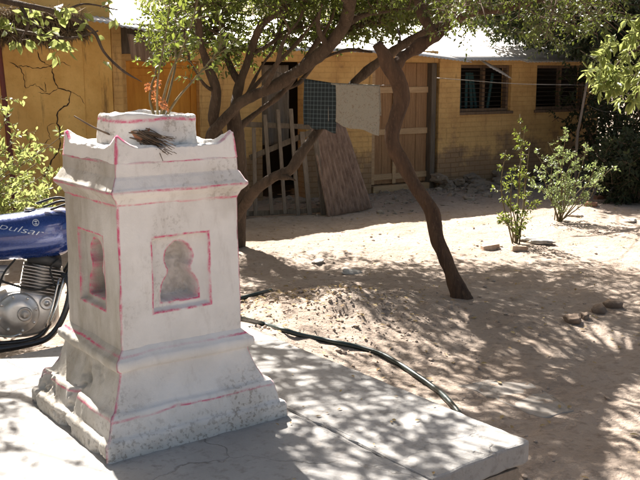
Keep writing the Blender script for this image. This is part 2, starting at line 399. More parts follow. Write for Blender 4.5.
# ================================================================== SETTING: ground
PC = [Vector((.0, 0, 0))]
plC = G(530, 440, .4); plB = G(245, 325, .4); plE = G(430, 478, .4)
ax1 = (plB-plC).normalized()                           # along the right edge, going back
PED_A = R(36.5); U = Vector((math.cos(PED_A), math.sin(PED_A), 0)); Vv = Vector((U.y, -U.x, 0))
plK = plC+ax1*((plB-plC).length+.34)
PCEN = Vector((-.766, 4.071, .4))
MOUND = G(318, 300, .2)
def ground_h(P):
    q = np.c_[P[:, 0], P[:, 1], np.zeros(len(P))]
    h = .035*fbm(q, .5, 2, 1)+.018*fbm(q, 2.2, 3, 5)+.009*fbm(q, 9, 3, 9)
    dx = P[:, 0]-MOUND.x; dy = P[:, 1]-MOUND.y
    a = .75; rx = (dx*math.cos(a)+dy*math.sin(a))/1.25; ry = (-dx*math.sin(a)+dy*math.cos(a))/.85
    mh = np.exp(-(rx**2+ry**2)*1.3); h += mh*(.235+.06*fbm(q, 3.1, 3, 21)+.022*fbm(q, 13, 3, 31))
    d2 = (P[:, 0]-plB.x+.05)**2+(P[:, 1]-plB.y-.25)**2; h += .26*np.exp(-d2/.20)
    # slight rise along the house foot
    return h
def axis(lo, hi, step, far, k):
    a = list(np.arange(lo, hi+1e-6, step)); s = step; x = hi
    while x < far: s *= k; x += s; a.append(x)
    s = step; x = lo
    while x > -far: s *= k; x -= s; a.insert(0, x)
    return np.array(a)
gx = axis(-3.5, 6.5, .035, 900, 1.22); gy = axis(3.2, 15, .035, 900, 1.22)
XX, YY = np.meshgrid(gx, gy); P = np.c_[XX.ravel(), YY.ravel()]
fade = np.exp(-np.maximum(0, np.hypot(P[:, 0]-1.5, P[:, 1]-8)-14)/10)
Z = ground_h(P)*fade
nx = len(gx); ny = len(gy); idx = np.arange(nx*ny).reshape(ny, nx)
fc = np.stack([idx[:-1, :-1], idx[:-1, 1:], idx[1:, 1:], idx[1:, :-1]], -1).reshape(-1, 4)
me = bpy.data.meshes.new('ground'); me.from_pydata(np.c_[P, Z].tolist(), [], fc.tolist()); me.materials.append(M['dirt'])
me.polygons.foreach_set('use_smooth', [True]*len(fc)); go = bpy.data.objects.new('ground', me); COL.objects.link(go); tag(go, kind='structure')
def gz(x, y): return float(ground_h(np.array([[x, y]]))[0])
def GG(x, y):                                           # photo point -> point on the uneven ground
    p = G(x, y, 0)
    for _ in range(6): p = G(x, y, gz(p.x, p.y))
    return p

# ================================================================== PLATFORM
plat = empty('cement_platform', (plC.x, plC.y, 0), 0, 'low cracked cement platform carrying the white shrine pedestal', 'platform')
def poly_slab(name, pts, z0, z1, mat, parent, jit=.007, step=.05, bev=.012):
    out = []
    for i in range(len(pts)):
        a = Vector(pts[i]); b = Vector(pts[(i+1) % len(pts)]); L = (b-a).length; k = max(1, int(L/step))
        for j in range(k):
            p = a.lerp(b, j/k)
            if j: p = p+Vector((random.uniform(-jit, jit), random.uniform(-jit, jit), 0))
            out.append((p.x-plC.x, p.y-plC.y))
    n = len(out); vs = [(x, y, z0) for x, y in out]+[(x, y, z1+random.uniform(-.001, .001)) for x, y in out]
    fs = [tuple(range(n-1, -1, -1)), tuple(range(n, 2*n))]+[(i, (i+1) % n, n+(i+1) % n, n+i) for i in range(n)]
    mb = MB(); mb.add(vs, fs, 0, False); return mb.build(name, mat, parent, bevel=bev, angle=30)
dE = (plE-plC).normalized()
FARE = plC+dE*4.6; dL = (G(0, 356, .4)-G(30, 350, .4)).normalized(); FARL = plK+dL*4.2
S1 = G(283, 424, .4)+ax1*1.6; S2 = G(432, 479, .4)
kk = plK+dL*.62
poly_slab('edge_slab', [S2, plC, plK, kk], .30, .40, M['cement'], plat)
poly_slab('inner_slab', [FARE, S2+dE*.004, kk+dL*.004, FARL], .29, .397, M['cement'], plat)
# masonry under the slab: rough stones in courses along each side
def masonry(a, b, inw, parent, mb):
    L = (b-a).length; d = (b-a)/L; z = -.15
    while z < .285:
        h = random.uniform(.07, .11); h = min(h, .292-z)
        if h < .03: break
        s = 0
        while s < L:
            w = random.uniform(.14, .32); w = min(w, L-s)
            o = random.uniform(.02, .06); p = a+d*s+inw*o
            q = Matrix.Translation(Vector((p.x-plC.x, p.y-plC.y, 0))) @ Matrix.Rotation(math.atan2(d.y, d.x), 4, 'Z')
            sg = 1 if Vector((-d.y, d.x, 0)).dot(inw) > 0 else -1
            mb.box(.004, max(.01, w-.006), 0, sg*.3, z+.004, z+h-.002, 0, q, .007); s += w
        z += h
cen = (plC+plK+FARE+FARL)/4; mb = MB()
for a, b in ((plC, plK), (plC, FARE), (plK, FARL)):
    a = Vector((a.x, a.y, 0)); b = Vector((b.x, b.y, 0)); d = (b-a).normalized(); nn = Vector((-d.y, d.x, 0))
    if nn.dot(Vector((cen.x, cen.y, 0))-a) < 0: nn = -nn
    masonry(a+nn*.02, b+nn*.02, nn, plat, mb)
mb.build('stone_masonry', M['stone'], plat, bevel=.012)
mb = MB(); ring = [plC, FARE, FARL, plK]; ins = [p.lerp(cen, .09) for p in ring]
vs = [(p.x-plC.x, p.y-plC.y, z) for z in (-.2, .29) for p in ins]
mb.add(vs, [(0, 1, 2, 3), (7, 6, 5, 4)]+[(i, (i+1) % 4, 4+(i+1) % 4, 4+i) for i in range(4)], 0, False); mb.build('rubble_core', M['stone'], plat)

# ================================================================== SHRINE PEDESTAL
shr = empty('shrine_pedestal', PCEN, PED_A, 'whitewashed square shrine pedestal edged with red lines, holding a plant', 'shrine')
def wob(t, seed): return fbm(np.c_[t, t*0+seed*3.7, t*0], 9, 3, seed)
def lineval(d, w=.0040): return np.clip(1.35-np.abs(d)/w, 0, 1)
def square_loft(name, prof, reds, parent, step=.0055, vline=True, cap_top=False, cap_bot=False, grime=None, amp=.004, rc=.012, chip=0, seed=0, niche=False, vtop=True):
    """square-section loft; prof = (half width, z) list; reds = z of painted lines"""
    pr = []
    for (w0, z0), (w1, z1) in zip(prof[:-1], prof[1:]):
        k = max(1, int(math.hypot(w1-w0, z1-z0)/step))
        for j in range(k): pr.append((w0+(w1-w0)*j/k, z0+(z1-z0)*j/k))
    pr.append(prof[-1]); pr = np.array(pr)
    wm = pr[:, 0].max(); ns = int(2*wm/step); t = np.linspace(-1, 1, ns, endpoint=False)
    # ring parametrised by side and t
    side = np.repeat(np.arange(4), ns); tt = np.tile(t, 4)
    nr = len(pr); Wd = np.repeat(pr[:, 0], 4*ns); Zz = np.repeat(pr[:, 1], 4*ns); sd = np.tile(side, nr); ts = np.tile(tt, nr)
    a = ts*Wd; out = Wd.copy()
    # rounded corner
    over = np.maximum(0, np.abs(a)-(Wd-rc)); out = out-np.where(over > 0, rc-np.sqrt(np.maximum(rc*rc-over*over, 0)), 0)*.72
    a = np.sign(a)*np.minimum(np.abs(a), out+1) ; a = np.where(over > 0, np.sign(a)*(Wd-rc+over*.72), a)
    depth = np.zeros(len(a)); stain = np.zeros(len(a)); paint = np.zeros(len(a))
    for zr in reds:
        d = Zz-zr-.004*wob(a+sd*3.3, int(zr*100) % 17); paint = np.maximum(paint, lineval(d)*np.clip(.75+.9*wob(a*.6+sd*5, int(zr*50) % 13), .15, 1))
    if vline:
        cd = Wd-np.abs(a)-.002; paint = np.maximum(paint, lineval(cd+.004*wob(Zz+sd*1.7, 4), .0055)*np.clip(.85+.7*wob(Zz*.8+sd*7, 9), .2, 1))
    if niche:
        zc = 1.11; ax = a+.002; fw, z_lo, z_hi = .140, .942, 1.272
        zz = Zz-zc
        dfr = np.maximum(np.abs(ax)-fw, np.maximum(z_lo-Zz, Zz-z_hi)); dfr = dfr+.003*wob(ax*2+Zz*2, 6)
        # keyhole: bulb + shoulder + flaring foot
        cz = 1.168; r = .068; bulb = np.hypot(ax, (Zz-cz)*.98)-r
        hw = np.interp(Zz, [.975, 1.0, 1.05, 1.08, 1.10, 1.13], [.092, .092, .085, .070, .056, .051])
        foot = np.maximum(np.abs(ax)-hw, np.maximum(.978-Zz, Zz-1.14)); key = np.minimum(bulb, foot)+.0035*fbm(np.c_[ax, Zz, sd], 28, 2, 8)
        sm = lambda x: np.clip(x, 0, 1)**2*(3-2*np.clip(x, 0, 1))
        depth = .028*sm(-dfr/.016)+.105*sm(-key/.010)
        depth += np.where(key < -.002, .02*fbm(np.c_[ax, Zz, sd], 22, 3, 15), 0)
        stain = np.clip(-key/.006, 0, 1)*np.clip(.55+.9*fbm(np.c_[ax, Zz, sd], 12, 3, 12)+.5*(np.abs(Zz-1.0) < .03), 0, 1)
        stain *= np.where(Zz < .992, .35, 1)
        paint = np.maximum(paint, lineval(dfr, .005)*np.clip(.8+.8*wob(ax*3+Zz*2+sd, 3), .25, 1)); paint = np.maximum(paint, lineval(key-.002, .0045)*np.clip(.8+.9*wob(ax*4+Zz*3+sd, 5), .2, 1))
    # local coordinates: sides -y (front), +x, +y, -x
    ca = np.array([0, math.pi/2, math.pi, -math.pi/2])[sd]; off = out-depth
    X = a*np.cos(ca)+off*np.sin(ca); Y = a*np.sin(ca)-off*np.cos(ca)
    P = np.c_[X, Y, Zz-.4]
    nrm = np.c_[np.sin(ca), -np.cos(ca), ca*0]
    P += nrm*(amp*fbm(P, 7, 4, 40+seed))[:, None]; P[:, 2] += amp*.7*fbm(P, 6, 3, 50+seed)
    if chip: 
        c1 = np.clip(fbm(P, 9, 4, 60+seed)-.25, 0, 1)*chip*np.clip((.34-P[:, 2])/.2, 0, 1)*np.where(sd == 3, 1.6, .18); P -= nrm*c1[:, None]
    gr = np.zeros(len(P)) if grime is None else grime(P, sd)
    bare = np.where(sd == 3, np.clip(.78+.45*fbm(P*np.array([1, 1, .5]), 4, 4, 91), 0, 1), np.clip(.6*fbm(P, 3, 4, 93)-.15, 0, .4))  # bare grey-tan plaster; stronger on the left, part of its shade painted in
    m4 = 4*ns; r0 = np.arange(nr-1)[:, None]*m4; k = np.arange(m4)[None]; k2 = (k+1) % m4
    fs = np.stack([r0+k, r0+k2, r0+m4+k2, r0+m4+k], -1).reshape(-1, 4).tolist()
    mb = MB(); mb.add(P, fs)
    if cap_top: mb.f.append([(nr-1)*m4+i for i in range(m4)]); mb.mi.append(0); mb.sm.append(False)
    if cap_bot: mb.f.append(list(range(m4-1, -1, -1))); mb.mi.append(0); mb.sm.append(False)
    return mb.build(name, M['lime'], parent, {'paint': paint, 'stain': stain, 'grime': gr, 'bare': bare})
def grime_low(P, sd):
    g = np.clip(1.0-P[:, 2]/.16, 0, 1)*.9+np.clip(fbm(P, 5, 3, 77)*.9-.05, 0, 1)*np.clip(1.2-P[:, 2]/.36, 0, 1)
    return np.clip(g, 0, 1)
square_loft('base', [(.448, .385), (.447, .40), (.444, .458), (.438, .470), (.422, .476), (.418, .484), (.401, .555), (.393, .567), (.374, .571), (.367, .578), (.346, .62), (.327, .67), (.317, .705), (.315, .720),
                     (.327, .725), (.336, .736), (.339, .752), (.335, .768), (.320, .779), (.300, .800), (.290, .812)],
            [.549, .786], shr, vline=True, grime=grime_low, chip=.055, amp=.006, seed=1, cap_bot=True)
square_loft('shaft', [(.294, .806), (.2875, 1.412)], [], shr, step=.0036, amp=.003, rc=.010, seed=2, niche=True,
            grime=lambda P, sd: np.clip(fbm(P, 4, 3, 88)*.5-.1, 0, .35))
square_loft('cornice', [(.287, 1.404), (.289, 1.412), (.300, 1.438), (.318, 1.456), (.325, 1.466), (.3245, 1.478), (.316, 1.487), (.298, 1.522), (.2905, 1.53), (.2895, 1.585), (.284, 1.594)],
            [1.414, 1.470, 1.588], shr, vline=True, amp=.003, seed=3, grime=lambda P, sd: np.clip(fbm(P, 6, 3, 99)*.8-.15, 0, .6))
# crown: parapet with corner horns round a flat top
st = .0045; w = .288; g = np.arange(-w, w+1e-6, st); XX, YY = np.meshgrid(g, g); q = np.c_[XX.ravel(), YY.ravel(), 0*XX.ravel()]
mx = np.maximum(np.abs(q[:, 0]), np.abs(q[:, 1])); mn = np.minimum(np.abs(q[:, 0]), np.abs(q[:, 1]))
s = np.clip((mn/w-.60)/.36, 0, 1); horn = s**1.8
hh = 1.652+.046*horn+.006*fbm(q, 10, 3, 5)
pt = .052; k = np.clip((mx-(w-pt-.014))/.014, 0, 1); k = k*k*(3-2*k); zz = 1.602+(hh-1.602)*k+.004*fbm(q, 25, 3, 6)
edge = mx > w-.0075; zz = np.where(edge, zz-.006, zz)
nn_ = len(g); idx = np.arange(nn_*nn_).reshape(nn_, nn_); fs = np.stack([idx[:-1, :-1], idx[:-1, 1:], idx[1:, 1:], idx[1:, :-1]], -1).reshape(-1, 4).tolist()
shrink = 1-.045*np.clip((zz-1.59)/.11, 0, 1); P = np.c_[q[:, 0]*shrink, q[:, 1]*shrink, zz-.4]
paint = lineval(np.where(mx > w-.012, 0, .02)+.006*fbm(q, 12, 3, 9), .006)*np.clip((horn-.05)*2.2, .0, 1)
bd = np.concatenate([idx[0, :], idx[1:, -1], idx[-1, -2::-1], idx[-2:0:-1, 0]]); nb = len(bd)
mb = MB(); low = P[bd].copy(); mid = []
NS = 12; rows = [P[bd]]
for j in range(1, NS+1):
    t = j/NS; r = P[bd].copy(); r[:, 2] = P[bd][:, 2]*(1-t)+(1.585-.4)*t; f_ = 1+(.003*t); r[:, :2] = P[bd][:, :2]*(1-t)+np.c_[q[bd, 0], q[bd, 1]]*.996*t; r[:, :2] *= (1+.010*vnoise(np.c_[r], 20, 3))[:, None]; rows.append(r)
allv = np.concatenate([P]+rows[1:]); pa = [paint]; gra = [np.clip(.25+.8*fbm(q, 7, 3, 14), 0, 1)*np.where(k < .5, 1, .45)]
for j in range(1, NS+1):
    r = rows[j]; cdist = w-np.minimum(np.abs(q[bd, 0]), np.abs(q[bd, 1])); pa.append(lineval(cdist-.002+.004*wob(r[:, 2]*3+q[bd, 0], 2), .008)*.9); gra.append(np.clip(fbm(r, 6, 3, 15)*.6, 0, .4))
base_n = len(P)
for j in range(NS):
    for i in range(nb):
        i2 = (i+1) % nb
        A = bd[i] if j == 0 else base_n+(j-1)*nb+i; B = bd[i2] if j == 0 else base_n+(j-1)*nb+i2
        fs.append([int(B), int(A), base_n+j*nb+i, base_n+j*nb+i2])
mb.add(allv, fs); mb.build('crown_parapet', M['lime'], shr, {'paint': np.concatenate(pa), 'grime': np.concatenate(gra), 'stain': np.zeros(len(allv))})
# round planter in the middle of the crown
prof = [(.224, 1.59), (.222, 1.62), (.213, 1.70), (.208, 1.75), (.206, 1.764), (.198, 1.772), (.180, 1.772), (.168, 1.765), (.163, 1.74), (.05, 1.735), (.001, 1.737)]
pp = []
for (a0, z0), (a1, z1) in zip(prof[:-1], prof[1:]):
    kq = max(1, int(math.hypot(a1-a0, z1-z0)/.006))
    for j in range(kq): pp.append((a0+(a1-a0)*j/kq, z0+(z1-z0)*j/kq))
pp.append(prof[-1]); mb = MB(); mb.lathe(pp, 110); V = mb.v[0]; V[:, 2] -= .4
V += np.c_[V[:, 0], V[:, 1], 0*V[:, 0]]*(.05*fbm(V, 8, 3, 71))[:, None]; top = np.clip((V[:, 2]-1.30)/.06, 0, 1); V[:, 2] += .012*fbm(V*np.array([1, 1, 0]), 11, 3, 72)*top
ang = np.arctan2(V[:, 1], V[:, 0]); rr = np.hypot(V[:, 0], V[:, 1])
pa = lineval(V[:, 2]-(1.752-.4)-.010*np.sin(ang*3)*.5-.006*wob(ang*.3, 7), .006)*(rr > .19)
soil = np.clip((.155-rr)/.01, 0, 1)
mb.build('planter', M['lime'], shr, {'paint': pa, 'grime': np.clip(.2+fbm(V, 7, 3, 73)*.8, 0, .7), 'stain': soil})
PTOP = lambda dx, dy, z: PCEN+U*dx+Vector((-U.y, U.x, 0))*dy+Vector((0, 0, z-.4))    # a point over the shrine, dx along its front, dy back
PTOP = lambda dx, dy, z: PCEN+U*dx+Vector((-U.y, U.x, 0))*dy+Vector((0, 0, z-.4))    # a point over the shrine, dx along its front, dy back
# ---- plant growing out of the shrine
pl = empty('basil_plant', PTOP(0, 0, 1.735), 0, 'tall thin leafy plant with dried flower spikes growing from the white shrine', 'plant')
def local(o, p): return Vector(p)-o.location
depthP = PCEN.y
def PP(x, y, dy=0): return local(pl, D(x, y, depthP+dy))
mb = MB(); stems = [[(158, 118), (157, 100), (158, 78), (163, 50), (168, 18), (172, -20)], [(161, 118), (164, 96), (172, 70), (186, 40), (196, 8), (203, -25)],
                    [(165, 118), (178, 98), (192, 82), (206, 66), (217, 52), (226, 36)], [(155, 118), (150, 100), (152, 84), (156, 70), (150, 48), (148, 20)], [(163, 116), (170, 90), (176, 60), (174, 30), (182, -5)]]
for i, s_ in enumerate(stems):
    pts = [PP(x, y, (i-2)*.02*k) for k, (x, y) in enumerate(s_)]; mb.tube(pts, [.0065-.001*k for k in range(len(pts))], 6, 0, 4)
mb.build('stem', M['stem'], pl)
mb = MB(); ti = []
for i, s_ in enumerate(stems):
    for k in range(2, len(s_)-1):
        if i == 3: continue
        for r in range(4):
            t = random.random(); x = s_[k][0]*(1-t)+s_[k+1][0]*t; y = s_[k][1]*(1-t)+s_[k+1][1]*t
            p0 = PP(x, y, (i-2)*.02*k); d = Vector((random.uniform(-1, 1), random.uniform(-.8, .8), random.uniform(.1, .9)))*random.uniform(.08, .17)
            sprig(mb, ti, p0, p0+d, .0022, 9, .034, spread=.03, width=1.1)
mb.build('foliage', [M['stem'], M['leaf_mid']], pl, tint_attr(mb, ti))
for x, y in ((150, 82), (156, 80), (161, 84), (152, 90), (158, 92), (163, 96), (147, 86), (155, 100), (160, 104)):
    mb = MB(); ti = []; p0 = PP(x, y, random.uniform(-.05, .05)); d = Vector((random.uniform(-.6, .6), random.uniform(-.4, .4), random.uniform(-1, .1)))*.075
    sprig(mb, ti, p0, p0+d, .002, 26, .014, spread=.02, tpl=TPL_S, width=1.6, droop=.5); mb.build('dried_flower', [M['twig'], M['dryflower']], pl, tint_attr(mb, ti))
# ---- dry twigs lying on the shrine top
def on_top(name, label, cat): return empty(name, PTOP(-.13, -.16, 1.66), 0, label, cat)
tw = on_top('twig_bundle', 'bundle of dry brown twigs lying on the front corner of the shrine top', 'twigs'); mb = MB()
DT = PCEN.y-.20
c0 = D(119, 135, DT+.06); c1 = D(164, 144, DT-.06)
for i in range(76):
    a = c0+Vector((random.uniform(-.03, .05), random.uniform(-.05, .03), random.uniform(-.008, .03)))
    e = c1+Vector((random.uniform(-.06, .05), random.uniform(-.03, .03), random.uniform(-.045, .03)))
    mdl = a.lerp(e, .5)+Vector((0, 0, random.uniform(.0, .03)))
    mb.tube([a-tw.location, mdl-tw.location, e-tw.location], [.0036, .003, .0012], 5, 0, 4)
for (a, e) in (((152, 141), (163, 161)), ((148, 139), (172, 150)), ((150, 142), (176, 146)), ((140, 140), (168, 155))):
    a = D(*a, DT-.03); e = D(*e, DT-.10); mb.tube([a-tw.location, (a.lerp(e, .5)+Vector((0, 0, .012)))-tw.location, e-tw.location], [.0028, .0022, .0014], 5, 0, 4)
mb.build('twigs', M['twig'], tw)
ls = on_top('dry_stick', 'single long thin stick poking out left across the shrine top', 'stick'); mb = MB()
mb.tube([D(74, 116, DT+.02)-ls.location, D(95, 128, DT+.03)-ls.location, D(116, 137, DT+.02)-ls.location, D(128, 142, DT)-ls.location], [.003, .004, .0045, .003], 6, 0, 4, .05)
mb.build('stick', M['twig'], ls)
ps = on_top('clay_shard', 'small reddish clay shard among the twigs on the shrine top', 'shard'); mb = MB()
q = D(140, 133, DT-.01)-ps.location; vs = []
for k in range(9):
    a = 2*math.pi*k/9; r = .038*random.uniform(.8, 1.15); vs.append((q.x+r*1.15*math.cos(a), q.y+r*math.sin(a)*.7, q.z+.012*math.cos(a*2)+.022*math.sin(a)))
vs2 = [(x, y, z+.011) for x, y, z in vs]; mb.add(vs+vs2, [tuple(range(8, -1, -1)), tuple(range(9, 18))]+[(i, (i+1) % 9, 9+(i+1) % 9, 9+i) for i in range(9)], 0, False); mb.build('shard', M['pot'], ps, bevel=.003)

# ================================================================== HOUSES
HO = G(437, 188, 0); HA = R(32); HX = Vector((math.cos(HA), math.sin(HA), 0)); HN = Vector((HX.y, -HX.x, 0))
def hp(px, py, off=0.):                     # (along wall, height) of a photo point on the wall plane moved out by off
    r = ray(px, py); o = HO+HN*off; t = (o.x*HN.x+o.y*HN.y)/(r.x*HN.x+r.y*HN.y); p = Vector((r.x*t, r.y*t, H+r.z*t))
    return (p-o).dot(HX), p.z
def hx(px, off=0.): return hp(px, 120, off)[0]
hs = empty('long_house', HO, HA, 'long low ochre house with plank door, barred windows and sheet roof', 'house')
def wb(mb, x0, x1, z0, z1, y0=0, y1=.25, mi=0, jit=0): mb.box(x0, x1, y0, y1, z0, z1, mi, None, jit)
xs = {k: hx(k) for k in (124, 128, 200, 262, 306, 372, 430, 437, 458, 510, 535, 585)}
zs = hp(482, 112)[1]; zs2 = hp(560, 109)[1]; zs = (zs+zs2)/2
ez = [hp(x_, y_, .5)[1] for x_, y_ in ((172, 42), (318, 51), (405, 54), (470, 62), (530, 60), (690, 60))]
ztop = min(ez)+.06; zt = ztop-.10; zd = ztop-.07
XE = xs[585]+.35
mb = MB()
zleft = min(ez[:3])+.07                                     # the roof sits a little higher over the left half
def wallseg(a, b, z0=-.3, z1=None): wb(mb, a, b, z0, z1 or (zleft if b <= xs[372]+.01 else ztop))
wallseg(xs[124], xs[128]); wallseg(xs[200], xs[262]); wallseg(xs[306], xs[372])
wallseg(xs[458]+.0, xs[510], -.3, zs); wallseg(xs[510], xs[535], -.3, ztop); wallseg(xs[535], xs[585], -.3, zs); wallseg(xs[585], XE)
for a, b in ((128, 200), (262, 306), (372, 437)): wallseg(xs[a], xs[b], zd, zleft)
for a, b in ((458, 510), (535, 585)): wallseg(xs[a], xs[b], zt, ztop)
mb.build('wall', M['ochre'], hs)
mb = MB(); wb(mb, xs[437], xs[458], -.3, ztop, -.05, .25); mb.build('pillar', M['ochre'], hs, bevel=.015)
mb = MB(); wb(mb, xs[124]-2, XE, -.3, ztop, 3.2, 3.4); wb(mb, XE-.2, XE, -.3, ztop, .26, 3.2); wb(mb, xs[124]-.15, xs[124], -.3, 2.4, .26, 3.2); mb.build('rear_wall', M['ochre'], hs)
mb = MB(); wb(mb, xs[200], XE-.2, -.02, .02, .26, 3.2); wb(mb, xs[200], XE-.3, .02, ztop, 1.6, 1.65); wb(mb, XE-.26, XE-.23, .02, ztop, .26, 1.7); mb.build('shade_lining', M['dark'], hs)  # near-black floor and lining, interior shade put into their colour
# plank door
d = MB(); x0, x1 = xs[372]+.03, xs[430]; n = 5; pw = (x1-x0)/n
for i in range(n): wb(d, x0+pw*i+.003, x0+pw*(i+1)-.003, .13, zd-.006, .09+random.uniform(-.004, .004), .12)
dr = d.build('plank_door', M['door_wood'], hs, bevel=.003)
f = MB()
for z in (.20, .94, 1.62): wb(f, x0, x1, z, z+.10, .065, .088)
xm = hx(395); wb(f, xm, xm+.07, .13, zd-.006, .05, .064); wb(f, x0-.001, x0+.07, .13, zd-.006, .058, .087)
f.build('rail', M['door_rail'], dr, bevel=.004)
f = MB(); wb(f, x0, x1+.02, -.02, .11, -.02, .2); f.build('sill_beam', M['door_rail'], hs, bevel=.006)
f = MB(); wb(f, xs[430]+.0, xs[430]+.10, -.1, zd-.004, -.03, .16); f.build('door_post', M['old_wood'], hs, bevel=.01)
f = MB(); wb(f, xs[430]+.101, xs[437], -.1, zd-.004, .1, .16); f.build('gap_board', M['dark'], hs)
# orange door in the shade at left
d = MB(); x0, x1 = xs[128]+.0, xs[200]; wb(d, x0, x1, -.1, zd-.004, .12, .16); od = d.build('orange_door', M['orange'], hs)
f = MB()
xm = hx(164)
for a, b in ((x0, x0+.09), (xm-.05, xm+.05), (x1-.09, x1)): wb(f, a, b, -.1, zd-.004, .095, .119)
for z in (.1, 1.0, zd-.2): wb(f, x0+.09, xm-.05, z, z+.1, .097, .119); wb(f, xm+.05, x1-.09, z, z+.1, .097, .119)
f.build('panel_frame', M['orange'], od, bevel=.006)
# a grey hanging sheet in the dark doorway
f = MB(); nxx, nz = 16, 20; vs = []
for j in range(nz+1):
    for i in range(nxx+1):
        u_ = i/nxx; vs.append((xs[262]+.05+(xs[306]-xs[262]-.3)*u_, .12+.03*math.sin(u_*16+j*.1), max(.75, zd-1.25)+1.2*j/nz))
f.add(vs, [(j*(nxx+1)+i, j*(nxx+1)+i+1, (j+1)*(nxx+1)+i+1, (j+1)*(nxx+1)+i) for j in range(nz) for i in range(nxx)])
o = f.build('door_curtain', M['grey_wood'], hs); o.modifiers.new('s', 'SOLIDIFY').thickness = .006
# windows
def window(a, b, z0, z1, slats):
    f = MB(); w_ = .055
    wb(f, a+.0, a+w_, z0, z1, .06, .16); wb(f, b-w_, b, z0, z1, .06, .16); wb(f, a+w_, b-w_, z0, z0+.05, .062, .158); wb(f, a+w_, b-w_, z1-.05, z1, .062, .158)
    m_ = (a+b)/2+.02; wb(f, m_-.028, m_+.028, z0+.05, z1-.05, .07, .15)
    o = f.build('window', M['frame_wood'], hs, bevel=.005)
    g_ = MB(); k = 9
    for i in range(k):
        z = z0+.06+(z1-z0-.12)*(i+.5)/k; g_.tube([(a+.03, .055, z), (b-.03, .055, z+random.uniform(-.006, .006))], .006, 6)
    g_.build('bars', M['iron'], o)
    s_ = MB(); wb(s_, a-.05, b+.05, z0-.05, z0-.001, -.035, .18); s_.build('sill', M['frame_wood'], o, bevel=.006)
    if slats:
        t_ = MB()
        for i in range(7):
            x = a+.12+(b-a-.26)*i/7+random.uniform(-.02, .02); q = Matrix.Translation((x, .3, z0+.05)) @ Matrix.Rotation(random.uniform(-.25, .25), 4, 'Y')
            t_.box(0, .05, 0, .02, 0, .62, 0, q)
        t_.build('slats', M['teal'], o)
window(xs[458]+.01, xs[510]-.01, zs+.003, zt-.002, True); window(xs[535]+.01, xs[585]-.01, zs+.003, zt-.002, False)
# corrugated roofing
def corrugated(p00, p10, p01, p11, pitch=.076, amp=.010, nv=8, sag=.0):
    """p00-p10 eave, p01-p11 ridge; returns mesh builder"""
    p00, p10, p01, p11 = map(Vector, (p00, p10, p01, p11)); L = (p10-p00).length; nu = max(4, int(L/pitch*6)); mb = MB(); vs = []
    nrm = (p10-p00).cross(p01-p00).normalized()
    for j in range(nv+1):
        t = j/nv
        for i in range(nu+1):
            s_ = i/nu; p = (p00*(1-s_)+p10*s_)*(1-t)+(p01*(1-s_)+p11*s_)*t
            ph = 2*math.pi*s_*L/pitch; q = p+nrm*(amp*math.sin(ph)); q.z -= sag*math.sin(math.pi*s_)*(1-t)
            vs.append(tuple(q))
    mb.add(vs, [(j*(nu+1)+i, j*(nu+1)+i+1, (j+1)*(nu+1)+i+1, (j+1)*(nu+1)+i) for j in range(nv) for i in range(nu)]); return mb
def roofpart(name, a, b, off, parent, rise=.75, back=3.4, dz=0, mat='galv'):
    (xa, za), (xb, zb) = hp(*a, off), hp(*b, off)
    mb = corrugated((xa, -off, za), (xb, -off, zb), (xa, back, za+rise+dz), (xb, back, zb+rise))
    o = mb.build(name, M[mat], parent); s_ = o.modifiers.new('s', 'SOLIDIFY'); s_.thickness = .004; return o
roofpart('roof_sheet', (318, 50), (409, 54), .50, hs)
roofpart('roof_sheet', (402, 53), (472, 62), .52, hs, .8)
roofpart('roof_sheet', (464, 60), (530, 60), .48, hs, .82)
roofpart('roof_sheet', (526, 62), (690, 60), .46, hs, .8)
roofpart('roof_sheet', (172, 42), (322, 52), .42, hs)
(xa, za), (xb, zb) = hp(488, 66, .45), hp(512, 79, .45)
mb = corrugated((xa, -.46, za), (xb, -.46, zb), (xa+.02, -.12, za+.16), (xb+.02, -.12, zb+.16), nv=3)
mb.build('awning_scrap', M['galv'], hs).modifiers.new('s', 'SOLIDIFY').thickness = .004
